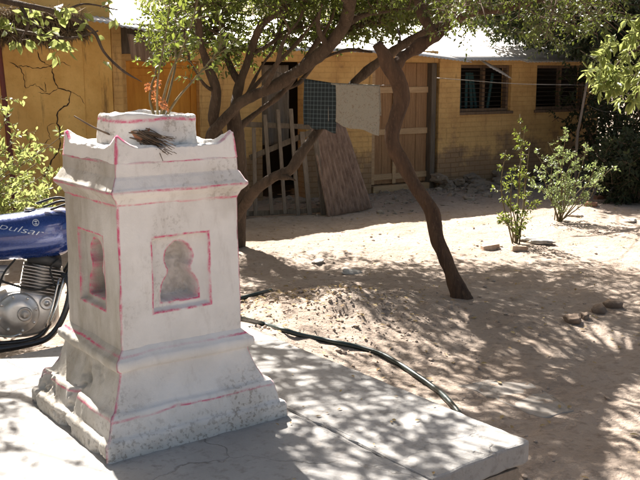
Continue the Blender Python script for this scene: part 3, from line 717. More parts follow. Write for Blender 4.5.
# near house with the cracked wall
nh = empty('cracked_house', HO+HN*.25, HA, 'ochre plastered house wall with long black cracks under a bright sheet roof', 'house')
def np_(px, py, off=.25): return hp(px, py, off)
xr = np_(124, 100)[0]; xl = np_(-60, 100)[0]; xp = np_(85, 100)[0]
mb = MB(); wb(mb, xl-2.5, xp, -.3, 2.95, .0, .25); wb(mb, xp+.001, np_(114, 100)[0], -.3, 2.9, .02, .25); wb(mb, xl-2.5, xl-2.3, -.3, 2.9, .26, 3); wb(mb, xr-.2, xr, -.3, 2.6, .26, 1.5); mb.build('wall', M['ochre_plain'], nh, bevel=.01)
mb = MB(); wb(mb, np_(114.3, 100)[0], xr, -.3, 2.6, .01, .25); mb.build('brick_pier', M['ochre'], nh, bevel=.012)
def crack(pts, w, mb, wob_=.006):
    q = []
    for (xa, ya), (xb, yb) in zip(pts[:-1], pts[1:]):
        k = max(2, int(math.hypot(xb-xa, yb-ya)/2.2))
        for i in range(k): q.append((xa+(xb-xa)*i/k, ya+(yb-ya)*i/k))
    q.append(pts[-1]); P2 = [np_(*p) for p in q]
    vs = []; n = len(P2)
    for i, (x, z) in enumerate(P2):
        x += random.gauss(0, wob_); z += random.gauss(0, wob_); ww = w*.62*random.uniform(.4, 1.4)*(1 if 0 < i < n-1 else .2)
        a = P2[min(i+1, n-1)]; b = P2[max(i-1, 0)]; dx, dz = a[0]-b[0], a[1]-b[1]; l = math.hypot(dx, dz)+1e-6; nxn, nzn = -dz/l, dx/l
        vs += [(x+nxn*ww, -.003, z+nzn*ww), (x-nxn*ww, -.003, z-nzn*ww), (x+nxn*ww, .004, z+nzn*ww), (x-nxn*ww, .004, z-nzn*ww)]
    fs = []
    for i in range(n-1):
        a = 4*i; b = a+4; fs += [(a, a+1, b+1, b), (a+1, a+3, b+3, b+1), (a, b, b+2, a+2)]
    mb.add(vs, fs, 0, False)
mb = MB()
crack([(52, 68), (54, 80), (58, 88), (71, 92), (68, 104), (58, 110), (57, 122), (60, 130), (60, 148), (52, 160), (46, 172), (44, 182)], .013, mb)
crack([(10, 62), (22, 70), (26, 88), (35, 84), (46, 92), (45, 82)], .007, mb); crack([(58, 88), (49, 94), (38, 92)], .006, mb)
crack([(14, 66), (25, 66), (38, 68), (50, 66), (58, 62)], .008, mb); crack([(57, 122), (47, 126), (50, 138), (44, 144)], .006, mb)
crack([(71, 92), (80, 96), (84, 104)], .005, mb); crack([(38, 52), (40, 60), (52, 68), (62, 62), (70, 66)], .008, mb); crack([(25, 130), (30, 140), (28, 156)], .005, mb)
crack([(60, 130), (66, 138), (64, 150)], .006, mb)
mb.build('wall_cracks', M['crack'], nh)
def nroof(name, a, b, off, rise=.7, back=2.6):
    (xa, za), (xb, zb) = hp(*a, off+.25), hp(*b, off+.25); mb = corrugated((xa, -off, za), (xb, -off, zb), (xa, back, za+rise), (xb, back, zb+rise))
    mb.build(name, M['galv'], nh).modifiers.new('s', 'SOLIDIFY').thickness = .004
nroof('roof_sheet', (78, 19), (122, 25), .45); nroof('roof_sheet', (118, 26), (163, 33), .32, .6)
mb = corrugated((0, 0, 0), (.55, .0, -.06), (.03, -.02, -.34), (.50, -.02, -.42), .09, .012, 4); V = mb.v[0]; hx_, hz_ = hp(127, 33, .52); V += np.array([hx_, -.27, hz_]); V += (.012*fbm(V, 4, 2, 9))[:, None]
mb.build('hanging_sheet', M['rust'], nh).modifiers.new('s', 'SOLIDIFY').thickness = .003
nroof('roof_sheet', (-70, 10), (80, 17), .42)
mb = MB(); a = hp(126, 28, .45); b = hp(163, 36, .45); 
wb(mb, np_(124, 30)[0]-.2, np_(170, 30)[0], 2.20, 2.60, .10, .2); mb.build('eave_beam', M['old_wood'], nh, bevel=.01)
# old thatch over the eave
mb = MB(); ti = []
for i in range(5200):
    px = random.uniform(-60, 84); x, z = hp(px, 20+random.uniform(-14, 20)*(1-.3*(px > 60)), .62)
    p = (x, -.40+random.uniform(-.10, .12), z)
    if i == 0: Pl = []; Dl = []
    Pl.append(p); Dl.append((random.gauss(0, .5), -.6+random.gauss(0, .3), -.8+random.gauss(0, .5)))
add_leaves(mb, np.array(Pl), np.array(Dl), RNG.uniform(.08, .2, len(Pl)), 0, ti, TPL_S, .12, 5)
mb.build('thatch_fringe', M['straw'], nh, tint_attr(mb, ti))
rp = np_(11, 120); rb = HO+HN*.42+HX*hp(14, 160, .42)[0]
pole = MB(); pole.tube([(0, 0, -.1), (-.06, 0, 1.4), (-.13, 0, 2.75)], [.035, .034, .033], 10, 0, 3); o = pole.build('red_pole', M['redpole']); o.location = (rb.x, rb.y, 0)
tag(o, 'dark red upright pole standing against the cracked wall', 'pole')

# ================================================================== GATE, SHEET, LAUNDRY
gb0 = GG(250, 218); gb1 = GG(322, 214)
ga = math.atan2(gb1.y-gb0.y, gb1.x-gb0.x); gt = empty('wooden_gate', gb0, ga, 'broken grey wooden slat gate leaning by the tree trunk', 'gate')
lean = R(9); Ql = Matrix.Rotation(-lean, 4, 'X')
def gpt(px, py):                                        # photo point on the leaning gate plane, in gate coordinates
    n_ = Matrix.Rotation(ga, 4, 'Z') @ Ql @ Vector((0, 1, 0)); r = ray(px, py); o_ = Vector((0, 0, H)); t = (gb0-o_).dot(n_)/r.dot(n_)
    return (Ql.inverted() @ Matrix.Rotation(-ga, 4, 'Z') @ (o_+r*t-gb0))
for (x0, y0, x1, y1, w_) in ((253, 128, 255, 216, .05), (264, 115, 271, 214, .05), (277, 110, 284, 214, .05), (290, 109, 298, 221, .055), (301, 132, 309, 216, .07), (315, 138, 323, 215, .075), (243, 140, 246, 216, .05)):
    a = gpt(x0, y0); b = gpt(x1, y1); mb = MB(); dz = a-b; q = Ql @ Matrix.Translation((b.x, random.uniform(-.006, .006), b.z)) @ Matrix.Rotation(math.atan2(dz.x, dz.z), 4, 'Y')
    mb.box(-w_/2, w_/2, -.042, -.018, 0, dz.length, 0, q, .004); mb.build('slat', M['grey_wood'], gt, bevel=.004)
for (x0, y0, x1, y1, w_) in ((243, 124, 312, 127, .07), (244, 214, 322, 210, .07), (250, 158, 312, 132, .075)):
    a = gpt(x0, y0); b = gpt(x1, y1); mb = MB(); dd = b-a; q = Ql @ Matrix.Translation((a.x, 0, a.z)) @ Matrix.Rotation(-math.atan2(dd.z, dd.x), 4, 'Y')
    mb.box(0, dd.length, -.017, .012, -w_/2, w_/2, 0, q, .004); mb.build('rail' if w_ < .075 else 'diagonal_brace', M['old_wood'], gt, bevel=.004)
# rusty sheet
sb0 = GG(328, 217); sb1 = GG(373, 208)
sa = math.atan2(sb1.y-sb0.y, sb1.x-sb0.x); wv = Vector((math.cos(sa), math.sin(sa), 0)); nv_ = Vector((-wv.y, wv.x, 0))
t0 = D(309, 125, sb0.y+.42); t1 = D(345, 122, sb1.y+.42)
mb = corrugated((0, 0, 0), sb1-sb0, t0-sb0, t1-sb0, .105, .026, 14)
V = mb.v[0]; V += (.006*fbm(V, 3, 2, 4))[:, None]
o = mb.build('rusty_sheet', M['rust']); o.modifiers.new('s', 'SOLIDIFY').thickness = .003; o.location = sb0
tag(o, 'rusty brown corrugated iron sheet leaning beside the slat gate', 'metal sheet')
# clothesline
DL = 9.6; L0 = D(268, 70, DL+.4); L1 = D(398, 85, DL-.5)
def linept(px):
    t = (px-268)/(398-268); p = L0.lerp(L1, t); p.z -= .06*math.sin(math.pi*t); return p
mb = MB(); mb.tube([linept(268+13*i) for i in range(11)], .003, 5, 0, 2); o = mb.build('clothesline', M['wire']); tag(o, 'thin washing line stretched from the tree fork to the leaning trunk', 'line')
def cloth(name, px0, px1, pyb0, pyb1, mat, label, fold=.02, backlen=.6):
    a = linept(px0); b = linept(px1); w_ = (b-a).length; zb0 = D(px0, pyb0, a.y).z; zb1 = D(px1, pyb1, b.y).z
    az = math.atan2(b.y-a.y, b.x-a.x); nu = 28; vs = []; rows = []
    hl = a.z-.5*(zb0+zb1); 
    for j in range(-14, 31):
        for i in range(nu+1):
            u_ = i/nu; top = a.lerp(b, u_).z-a.z-.05*0; drop = (a.z-zb0)*(1-u_)+(a.z-zb1)*u_
            if j >= 0: y = -.006-.0*j; z = top-drop*j/30; amp_ = j/30
            else: y = .006; z = top-drop*backlen*(-j)/14; amp_ = -j/14*.6
            ph = u_*9+math.sin(u_*5)*1.5
            y += fold*amp_*math.sin(ph)+.3*fold*math.sin(u_*23+z*6)*amp_ + (.012*amp_ if j < 0 else -.012*amp_)
            vs.append((u_*w_+.012*math.sin(z*7+u_*3)*amp_, y, z+.012*math.sin(u_*11)*amp_))
    mb = MB(); mb.add(vs, [(j*(nu+1)+i, j*(nu+1)+i+1, (j+1)*(nu+1)+i+1, (j+1)*(nu+1)+i) for j in range(44) for i in range(nu)])
    o = mb.build(name, mat); o.location = a; o.rotation_euler = (0, 0, az); o.modifiers.new('s', 'SOLIDIFY').thickness = .004
    tag(o, label, 'cloth'); return o
cloth('plaid_towel', 307, 339, 125, 128, M['plaid'], 'dark checked towel hanging on the washing line')
cloth('floral_cloth', 333, 381, 121, 133, M['floral'], 'pale flower patterned cloth hanging on the washing line')

# ================================================================== TREES
def limbs(name, specs, mat, parent, loc, sub=6, seg=12, amp=.010, sc=9):
    mb = MB()
    for pts, rad in specs: mb.tube([Vector(p)-loc for p in pts], rad, seg, 0, sub, .03)
    o = mb.build(name, mat, parent); bark_noise(o, amp, sc); return o
def crown(name, centers, parent, loc, anchors, mats, leaf, per, rad, seed=0, twr=.004, tpl=TPL_S, width=1., droop=.35, sprigs=7, tl=.28, conn=True):
    """leaf clusters: a twig from the nearest anchor to each centre, sprigs of leaves round it"""
    random.seed(seed); mb = MB(); ti = []; A = np.array([tuple(a) for a in anchors])
    for c in centers:
        c = Vector(c); k = int(np.argmin(((A-np.array(tuple(c)))**2).sum(1))); a = Vector(A[k])
        if conn:
            md = a.lerp(c, .5)+Vector((random.gauss(0, .12), random.gauss(0, .12), random.uniform(-.05, .2)))*(c-a).length
            mb.tube([a-loc, md-loc, c-loc], [min(.018, twr*2.4+.006*(c-a).length), twr*1.5, twr], 5, 0, 4, caps=False)
        for s_ in range(sprigs):
            d_ = Vector((random.gauss(0, 1), random.gauss(0, 1), random.gauss(0, .6)-droop*.5)); d_ = d_.normalized()*random.uniform(.5, 1.15)*tl
            p0 = c+Vector((random.gauss(0, 1), random.gauss(0, 1), random.gauss(0, .6)))*rad*.35
            sprig(mb, ti, p0-loc, p0+d_-loc, twr*.45, per, leaf, spread=.03, tpl=tpl, width=width, droop=droop)
    return mb.build(name, mats, parent, tint_attr(mb, ti))
# --- leaning tree
tb = GG(460, 297); Y0 = tb.y
def T(x, y, dy=0): return D(x, y, Y0+dy)
ta = empty('leaning_tree', tb, 0, 'tree with a crooked leaning dark trunk rooted in the open yard', 'tree')
trunk = [T(463, 303), T(459, 291), T(447, 262, .05), T(438, 240, .10), T(432, 212, .16), T(416, 186, .2), T(401, 160, .24), T(392, 140, .27), T(396, 118, .3), T(402, 98, .3), T(396, 76, .26), T(386, 60, .22), T(376, 44, .2)]
tr = [.095, .072, .066, .063, .061, .060, .061, .064, .062, .065, .066, .060, .042]
up = [T(394, 68, .26), T(410, 52, .42), T(436, 36, .4), T(462, 14, .2), T(490, -20, 0), T(530, -60, -.4)]
main = [(trunk, tr), (up, [.05, .05, .05, .048, .045, .04]),
        ([T(436, 40, .3), T(420, 8, .5), T(404, -40, .9)], [.045, .04, .03]),
        ([T(462, 14, .2), T(520, 4, .3), T(570, -14, .5), T(640, -40, .8)], [.045, .04, .034, .025]),
        ([T(490, -20, 0), T(480, -70, -.6), T(470, -120, -1.4)], [.045, .04, .03]),
        ([T(530, -60, -.4), T(600, -90, -.8), T(690, -120, -1.2)], [.038, .034, .025]),
        ([T(404, -40, .9), T(360, -80, .8), T(320, -120, .6)], [.03, .028, .02]),
        ([T(470, -120, -1.4), T(420, -190, -2.2), T(390, -260, -2.8)], [.03, .026, .018])]
limbs('trunk', main, M['bark_red'], ta, tb, amp=.016, sc=9)
anch = []
for pts, rad in main[1:]:
    q, _ = catmull([Vector(p) for p in pts], list(rad), 5); anch += q
cl = []
random.seed(21)
# visible fringe over the right half of the picture
for i in range(60):
    px = random.uniform(412, 606); top = -30; bot = np.interp(px, [388, 430, 470, 520, 560, 600, 690], [2, 8, 18, 38, 44, 30, 20])
    py = random.uniform(top, bot); cl.append(T(px, py, random.uniform(-1.2, 1.4)))
# roof of leaves that shades the yard and the platform, in clumps with open sky between
cov = []; kx, ky = LX/math.tan(EL), LY/math.tan(EL)
def shade(n_, gx0, gx1, gy0, gy1, th, skip):            # clumps whose shade falls in a stretch of ground
    k = 0
    while k < n_:
        z = random.uniform(2.95, 3.5); gx_ = random.uniform(gx0, gx1); gy_ = random.uniform(gy0, gy1); x = gx_-kx*(z-.2); y = gy_-ky*(z-.2)
        if 2.0 < x+kx*(z-2.1) < 3.7 and 7.5 < y+ky*(z-2.1) < 8.9: continue
        if skip(gx_, gy_): continue
        if math.hypot(gx_-kx*1.45-PCEN.x, gy_-ky*1.45-PCEN.y) < .48 and random.random() < .8: continue
        if fbm(np.array([[gx_, gy_, .5]]), 2.6, 2, 3)[0]+.4*fbm(np.array([[gx_, gy_, 3.5]]), .6, 2, 8)[0] < th: continue
        cov.append(Vector((x, y, z))); k += 1
shade(230, -.55, 1.1, 2.3, 4.9, -.4, lambda x, y: False)
shade(26, -2.3, -.55, 2.6, 4.4, .05, lambda x, y: x < -.9 and y < 3.3)
shade(430, -.1, 4.6, 3.2, 9.1, -.6, lambda x, y: (x < 1.1 and y < 4.9) or (x < .25 and y > 6.1))
shade(60, .15, 1.7, 5.3, 7.3, -.4, lambda x, y: x < .3 and y > 6.3)
shade(70, 1.0, 3.3, 3.3, 5.2, -.5, lambda x, y: False)
crown('crown', cl, ta, tb, anch, [M['twig'], M['leaf_canopy']], .042, 15, .30, 31, .004, TPL_S, 1.0, .5, 6, .30)
crown('shade_crown', cov, ta, tb, anch, [M['twig'], M['leaf_canopy']], .088, 4, .10, 32, .004, TPL_S, 1.2, .2, 3, .14)
# --- many-stemmed tree behind the shrine
rb_ = GG(232, 246); YB = rb_.y
def B(x, y, dy=0): return D(x, y, YB+dy)
tbm = empty('multistem_tree', rb_, 0, 'spreading many-stemmed tree beside the slat gate behind the shrine', 'tree')
bm = [([rb_-Vector((0, 0, .1)), B(236, 220), B(240, 190), B(238, 165), B(236, 135), B(234, 112), B(240, 84, .1), B(250, 55, .1), B(262, 24, 0), B(292, 4, -.2), B(330, -20, -.5)], [0.140, 0.115, 0.105, 0.100, 0.095, 0.061, 0.051, 0.045, 0.041, 0.034, 0.025]),
      ([B(238, 160), B(222, 142, -.1), B(214, 120, -.15), B(216, 92, -.2), B(208, 68, -.2), B(200, 40, -.3), B(196, 5, -.4), B(190, -40, -.6)], [0.057, 0.057, 0.059, 0.056, 0.051, 0.041, 0.037, 0.025]),
      ([B(233, 196, -.05), B(224, 172, -.2), B(210, 150, -.3), B(212, 134, -.3), B(224, 120, -.3), B(240, 103, -.25), B(262, 92, -.3), B(282, 82, -.3), B(306, 65, -.4), B(328, 47, -.5), B(343, 26, -.6), B(350, 2, -.8), B(362, -30, -1.1)], [.07, .066, .062, .058, 0.057, 0.059, 0.061, 0.064, 0.066, 0.066, 0.070, 0.061, 0.045]),
      ([B(236, 130), B(258, 112, .1), B(285, 90, .1), B(310, 52, .1), B(330, 22, 0), B(340, -10, 0)], [0.041, 0.037, 0.033, 0.030, 0.025, 0.016]),
      ([B(234, 222, -.05), B(243, 207, -.15), B(256, 190, -.5), B(276, 176, -.6), B(290, 170, -.65), B(304, 150, -.6), B(320, 128, -.5), B(338, 103, -.45), B(358, 79, -.4), B(388, 55, -.5), B(424, 33, -.7), B(450, 22, -.9), B(490, 4, -1.3)], [0.061, 0.057, 0.056, 0.054, 0.052, 0.051, 0.048, 0.046, 0.045, 0.046, 0.043, 0.037, 0.025]),
      ([B(262, 92, -.3), B(276, 66, -.5), B(284, 40, -.6), B(300, 18, -.6), B(308, -10, -.5)], [.03, .026, .022, .018, .012]),
      ([B(306, 65, -.4), B(322, 58, -.3), B(348, 50, -.3), B(372, 52, -.4)], [.026, .02, .015, .008]),
      ([B(285, 90, .1), B(300, 82, .2), B(318, 60, .3), B(346, 34, .3), B(380, 22, .2)], [.022, .02, .017, .013, .008]),
      ([B(250, 55, .1), B(270, 44, .1), B(288, 30, .2), B(312, 26, .2)], [.026, .02, .015, .008]),
      ([B(216, 92, -.2), B(204, 84, -.3), B(190, 60, -.4), B(184, 30, -.5)], [.026, .02, .014, .009]),
      ([B(328, 47, -.5), B(318, 26, -.7), B(322, 4, -.9)], [.03, .022, .012]),
      ([B(388, 55, -.5), B(400, 40, -.3), B(396, 20, -.1), B(404, 0, 0)], [.022, .018, .013, .008]),
      ([B(343, 26, -.6), B(362, 16, -.5), B(400, 8, -.4), B(440, 14, -.3)], [0.041, 0.034, 0.028, 0.016]),
      ([B(240, 84, .1), B(226, 56, .2), B(222, 20, .3), B(215, -30, .4)], [0.037, 0.033, 0.026, 0.016]),
      ([B(276, 176, -.6), B(290, 178, -.75), B(296, 181, -.8)], [0.033, 0.029, 0.010]),
      ([B(350, 2, -.8), B(320, -20, -1.2), B(290, -50, -1.6)], [0.037, 0.029, 0.016]),
      ([B(232, 118, -.1), B(246, 96, .05), B(262, 66, .15), B(276, 44, .2), B(282, 18, .2)], [0.025, 0.023, 0.020, 0.016, 0.011]),
      ([B(240, 103, -.2), B(268, 72, -.1), B(296, 44, -.1), B(318, 14, -.2), B(324, -14, -.3)], [0.028, 0.025, 0.023, 0.018, 0.011])]
limbs('trunk', bm, M['bark'], tbm, rb_, amp=.012, sc=8)
anch = []
for pts, rad in bm:
    q, _ = catmull([Vector(p) for p in pts], list(rad), 5); anch += [x for x in q if x.z > 2.0]
random.seed(5); cl = []
for i in range(520):
    px = random.uniform(150, 440); bot = np.interp(px, [150, 200, 250, 300, 340, 380, 440], [58, 60, 52, 44, 36, 34, 22]); py = random.uniform(-18, bot) if i % 4 else random.uniform(-70, 0)
    if 205 < px < 320 and py > 20 and random.random() < .35: continue
    cl.append(B(px, py, random.uniform(.1, 1.6) if py > 12 else random.uniform(-.6, 1.4)))
for i in range(38): cl.append(B(random.uniform(372, 475), random.uniform(-18, 27), random.uniform(.2, 1.6)))
crown('crown', cl, tbm, rb_, anch, [M['twig'], M['leaf_mid']], .050, 13, .24, 41, .0045, TPL, 1.0, .35, 6, .26)
#PART3
# ================================================================== MOTORCYCLE
BK = D(35, 300, 5.6); BA = R(18)
bk = empty('motorcycle', (BK.x-.12*math.cos(BA), BK.y-.12*math.sin(BA), gz(BK.x, BK.y)), BA, 'dark blue motorcycle parked behind the shrine with silver script on its tank', 'motorcycle')
def superloft(secs, seg=28, n=2.6):
    vs = []
    for (x, zb, ztp, hw) in secs:
        zc = (zb+ztp)/2; hz = (ztp-zb)/2
        for k in range(seg):
            a = 2*math.pi*k/seg; c_, s_ = math.cos(a), math.sin(a)
            vs.append((x, hw*math.copysign(abs(c_)**(2/n), c_), zc+hz*math.copysign(abs(s_)**(2/n), s_)))
    fs = [(i*seg+k, i*seg+(k+1) % seg, (i+1)*seg+(k+1) % seg, (i+1)*seg+k) for i in range(len(secs)-1) for k in range(seg)]
    fs += [tuple(range(seg-1, -1, -1)), tuple((len(secs)-1)*seg+k for k in range(seg))]
    return vs, fs
def smooth_secs(secs, sub=5):
    a = np.array(secs); t = np.arange(len(a)); tt = np.linspace(0, len(a)-1, (len(a)-1)*sub+1)
    out = []
    for c in range(4):
        P = [Vector((v, 0, 0)) for v in a[:, c]]; q, _ = catmull(P, [0]*len(P), sub); out.append([v.x for v in q])
    return list(zip(*out))
tank_secs = smooth_secs([(-.32, .82, .93, .07), (-.22, .785, 1.015, .115), (-.08, .775, 1.05, .135), (.06, .775, 1.065, .148), (.20, .775, 1.085, .15), (.32, .80, 1.085, .14), (.40, .88, 1.05, .10), (.43, .92, 1.02, .05)])
mb = MB(); mb.add(*superloft(tank_secs)); tank = mb.build('fuel_tank', M['blue'], bk)
tv, tf = superloft(tank_secs); bvh = BVHTree.FromPolygons([Vector(v) for v in tv], tf)
def on_tank(x, z, e=.0012):
    h = bvh.ray_cast(Vector((x, -1, z)), Vector((0, 1, 0)))
    return (x, (h[0].y if h[0] else -.14)-e, z)
cu = bpy.data.curves.new('t', 'FONT'); cu.body = 'pulsar'; cu.size = .088; cu.shear = .42; cu.space_character = .96; cu.resolution_u = 4; cu.offset = -.0012
tob = bpy.data.objects.new('t', cu); COL.objects.link(tob); dg = bpy.context.evaluated_depsgraph_get(); tme = bpy.data.meshes.new_from_object(tob.evaluated_get(dg)); bpy.data.objects.remove(tob)
bm_ = bmesh.new(); bm_.from_mesh(tme); bmesh.ops.triangulate(bm_, faces=bm_.faces[:]); bmesh.ops.subdivide_edges(bm_, edges=bm_.edges[:], cuts=1)
xs_ = [v.co.x for v in bm_.verts]; wt = max(xs_)-min(xs_); sc_ = .27/wt
for v in bm_.verts:
    x = (v.co.x-min(xs_))*sc_; z = v.co.y*.86; v.co = Vector(on_tank(-.075+x, 1.005-.22*x+z*.75-.012))
me = bpy.data.meshes.new('tank_lettering'); bm_.to_mesh(me); bm_.free(); me.materials.append(M['decal']); o = bpy.data.objects.new('tank_lettering', me); COL.objects.link(o); o.parent = tank
mb = MB(); cx_, cz_ = .150, 1.018                     # round badge over the lettering
for (ri, ro) in ((.016, .020),):
    vs = []
    for k in range(28):
        a = 2*math.pi*k/28; vs += [on_tank(cx_+ro*math.cos(a), cz_+ro*math.sin(a), .0025), on_tank(cx_+ri*math.cos(a), cz_+ri*math.sin(a), .0025)]
    mb.add(vs, [(2*k, (2*k+2) % 56, (2*k+3) % 56, 2*k+1) for k in range(28)])
for sg in (-1, 1):
    mb.add([on_tank(cx_-.012, cz_+sg*.008, .0025), on_tank(cx_+.002, cz_+sg*.001, .0025), on_tank(cx_+.012, cz_+sg*.009, .0025), on_tank(cx_+.001, cz_+sg*.012, .0025)], [(0, 1, 2, 3)])
mb.build('tank_badge', M['decal'], tank)
mb = MB(); mb.lathe([(.001, 1.098), (.03, 1.098), (.035, 1.09), (.036, 1.08)], 20, 0, Matrix.Translation((.12, 0, -.006))); mb.build('filler_cap', M['chrome'], tank)
mb = MB(); mb.add(*superloft(smooth_secs([(-.86, .90, .94, .06), (-.78, .86, .95, .11), (-.60, .83, .93, .125), (-.42, .82, .90, .12), (-.28, .83, .90, .10), (-.20, .85, .92, .07)]))); mb.build('seat', M['blackp'], bk)
mb = MB(); mb.add(*superloft(smooth_secs([(-.95, .86, .90, .04), (-.75, .74, .85, .11), (-.5, .66, .83, .12), (-.30, .64, .83, .11), (-.22, .68, .82, .09)]))); mb.build('side_panel', M['blue'], bk)
def wheel(x, nm='wheel'):
    q = Matrix.Translation((x, 0, .305)) @ Matrix.Rotation(R(90), 4, 'X')
    mb = MB(); mb.lathe([(.045, -.03), (.05, -.02), (.05, .02), (.045, .03)], 20, 0, q)
    for k in range(6):
        a = k*math.pi/3; mb.box(.04, .23, -.016, .016, -.012, .012, 0, q @ Matrix.Rotation(a, 4, 'Z'))
    mb.lathe([(.225, -.03), (.24, -.026), (.24, .026), (.225, .03), (.222, 0), (.225, -.03)], 40, 0, q); w_ = mb.build(nm, M['blackm'], bk)
    mb = MB(); mb.lathe([(.235, -.035), (.262, -.048), (.288, -.04), (.302, -.015), (.305, 0), (.302, .015), (.288, .04), (.262, .048), (.235, .035)], 48, 0, q); mb.build('tyre', M['rubber'], w_)
wheel(.80); wheel(-.56)
mb = MB()
for y in (-.085, .085): mb.tube([(.80, y, .305), (.62, y, .80), (.56, y, .98)], [.026, .022, .02], 10)
mb.build('fork', M['chrome'], bk)
mb = MB(); vs = []
for k in range(14):
    a = R(20+k*9.5); vs.append((.80+.335*math.cos(a), .335*math.sin(a)+.305))
for (r_, i) in ((1, 0),):
    P = []
    for x, z in vs: P += [(x, -.055, z-.012), (x, -.03, z+.004), (x, .03, z+.004), (x, .055, z-.012)]
    mb.add(P, [(4*k+j, 4*k+j+1, 4*k+j+5, 4*k+j+4) for k in range(13) for j in range(3)])
mb.build('front_mudguard', M['blue'], bk).modifiers.new('s', 'SOLIDIFY').thickness = .004
mb = MB(); mb.lathe([(.001, -.07), (.06, -.06), (.085, -.02), (.092, .03), (.09, .04)], 24, 0, Matrix.Translation((.72, 0, .93)) @ Matrix.Rotation(R(90), 4, 'Y')); hl_ = mb.build('headlight', M['blackp'], bk)
mb = MB(); mb.lathe([(.088, .038), (.07, .052), (.001, .058)], 24, 0, Matrix.Translation((.72, 0, .93)) @ Matrix.Rotation(R(90), 4, 'Y')); mb.build('lens', M['lens'], hl_)
mb = MB(); mb.tube([(.40, -.36, 1.10), (.46, -.24, 1.13), (.54, -.09, 1.06), (.54, .09, 1.06), (.46, .24, 1.13), (.40, .36, 1.10)], .012, 8, 0, 4); hb = mb.build('handlebar', M['blackm'], bk)
for sg in (-1, 1):
    mb = MB(); mb.tube([(.36, sg*.40, 1.085), (.43, sg*.29, 1.118)], .018, 10, 0, 3); mb.build('grip', M['rubber'], hb)
    mb = MB(); mb.tube([(.55, sg*.20, 1.12), (.53, sg*.26, 1.22), (.52, sg*.29, 1.27)], .006, 6, 0, 3)
    q = Matrix.Translation((.52, sg*.31, 1.29)) @ Matrix.Rotation(R(90), 4, 'Y'); mb.lathe([(.001, -.02), (.04, -.012), (.052, .01), (.001, .012)], 18, 0, q); mb.build('mirror', M['blackp'], hb)
mb = MB()
for a, e in (((.47, -.1, 1.05), (.20, -.05, 1.10)), ((.45, -.04, 1.08), (.16, .02, 1.115)), ((.50, -.16, 1.07), (.24, -.11, 1.09))):
    mb.tube([a, ((a[0]+e[0])/2, (a[1]+e[1])/2, max(a[2], e[2])+.035), e], .008, 6, 0, 5)
mb.box(.36, .50, -.08, .08, 1.08, 1.13); mb.build('instrument_cluster', M['blackp'], bk, bevel=.01)
# frame
mb = MB(); 
for y in (-.10, .10):
    mb.tube([(.44, y*.3, .90), (.36, y*.6, .74), (.27, y, .58), (.21, y, .40), (.13, y, .29), (-.05, y, .265), (-.22, y, .28)], .016, 8, 0, 4)
    mb.tube([(-.22, y, .28), (-.25, y, .55), (-.22, y, .80), (-.9, y*.8, .88)], .014, 8, 0, 4); mb.tube([(-.22, y, .36), (-.56, y, .305)], .018, 8)
mb.tube([(.45, 0, .92), (.1, 0, .86), (-.25, 0, .84)], .022, 8, 0, 3); mb.build('frame', M['blackm'], bk)
mb = MB(); mb.tube([(.25, -.05, .69), (.31, -.11, .66), (.33, -.15, .58), (.28, -.165, .42), (.19, -.165, .30), (.05, -.165, .262), (-.2, -.165, .25), (-.45, -.17, .30), (-.8, -.18, .40)], [.019, .019, .019, .019, .02, .02, .03, .042, .042], 12, 0, 5); mb.build('exhaust_pipe', M['blackm'], bk)
mb = MB(); mb.tube([(.30, -.12, .66), (.245, -.175, .50), (.20, -.18, .38)], .008, 8, 0, 4); mb.tube([(.27, -.13, .66), (.215, -.18, .48), (.175, -.18, .37)], .006, 8, 0, 4); mb.build('brake_cable', M['chrome'], bk)
# engine
mb = MB(); q = Matrix.Translation((.02, 0, .44)); mb.add([tuple(q @ Vector(v)) for v in superloft(smooth_secs([(-.20, -.10, .10, .08), (-.17, -.135, .13, .12), (-.05, -.16, .165, .13), (.10, -.155, .16, .13), (.20, -.11, .10, .115), (.24, -.06, .05, .07)]), 28, 3.2)[0]], superloft(smooth_secs([(-.20, -.10, .10, .08), (-.17, -.135, .13, .12), (-.05, -.16, .165, .13), (.10, -.155, .16, .13), (.20, -.11, .10, .115), (.24, -.06, .05, .07)]))[1]); eng = mb.build('engine', M['alu'], bk)
yq = Matrix.Translation((.015, -.12, .46)) @ Matrix.Rotation(R(90), 4, 'X')
mb = MB(); mb.lathe([(.128, .0), (.128, .022), (.118, .034), (.09, .040), (.0895, .044), (.05, .046), (.001, .047)], 40, 0, yq)
for k in range(8):
    a = k*math.pi/4+.2; mb.lathe([(.009, .03), (.009, .042), (.001, .043)], 8, 0, yq @ Matrix.Translation((.112*math.cos(a), .112*math.sin(a), 0)))
mb.build('clutch_cover', M['alu'], eng)
mb = MB(); yq2 = Matrix.Translation((.055, -.155, .46)) @ Matrix.Rotation(R(90), 4, 'X'); mb.lathe([(.044, .0), (.044, .026), (.036, .032), (.032, .026), (.024, .026), (.022, .036), (.001, .037)], 28, 0, yq2)
mb.box(-.006, .006, -.016, .016, .030, .041, 0, yq2); mb.build('oil_filler', M['fin'], eng)
mb = MB(); yq3 = Matrix.Translation((.19, -.11, .51)) @ Matrix.Rotation(R(90), 4, 'X'); mb.lathe([(.045, .0), (.044, .03), (.034, .04), (.030, .034), (.014, .034), (.012, .042), (.001, .043)], 26, 0, yq3); mb.build('round_cover', M['alu'], eng)
q = Matrix.Translation((.14, 0, .55)) @ Matrix.Rotation(R(14), 4, 'Y'); mb = MB()
for k in range(9):
    z = .01+k*.0205; w_ = .118 if k > 0 else .10; mb.box(-w_, w_, -.105, .105, z, z+.0065, 0, q)
mb.lathe([(.075, .0), (.075, .19)], 24, 0, q); mb.build('cylinder', M['fin'], eng, bevel=.002)
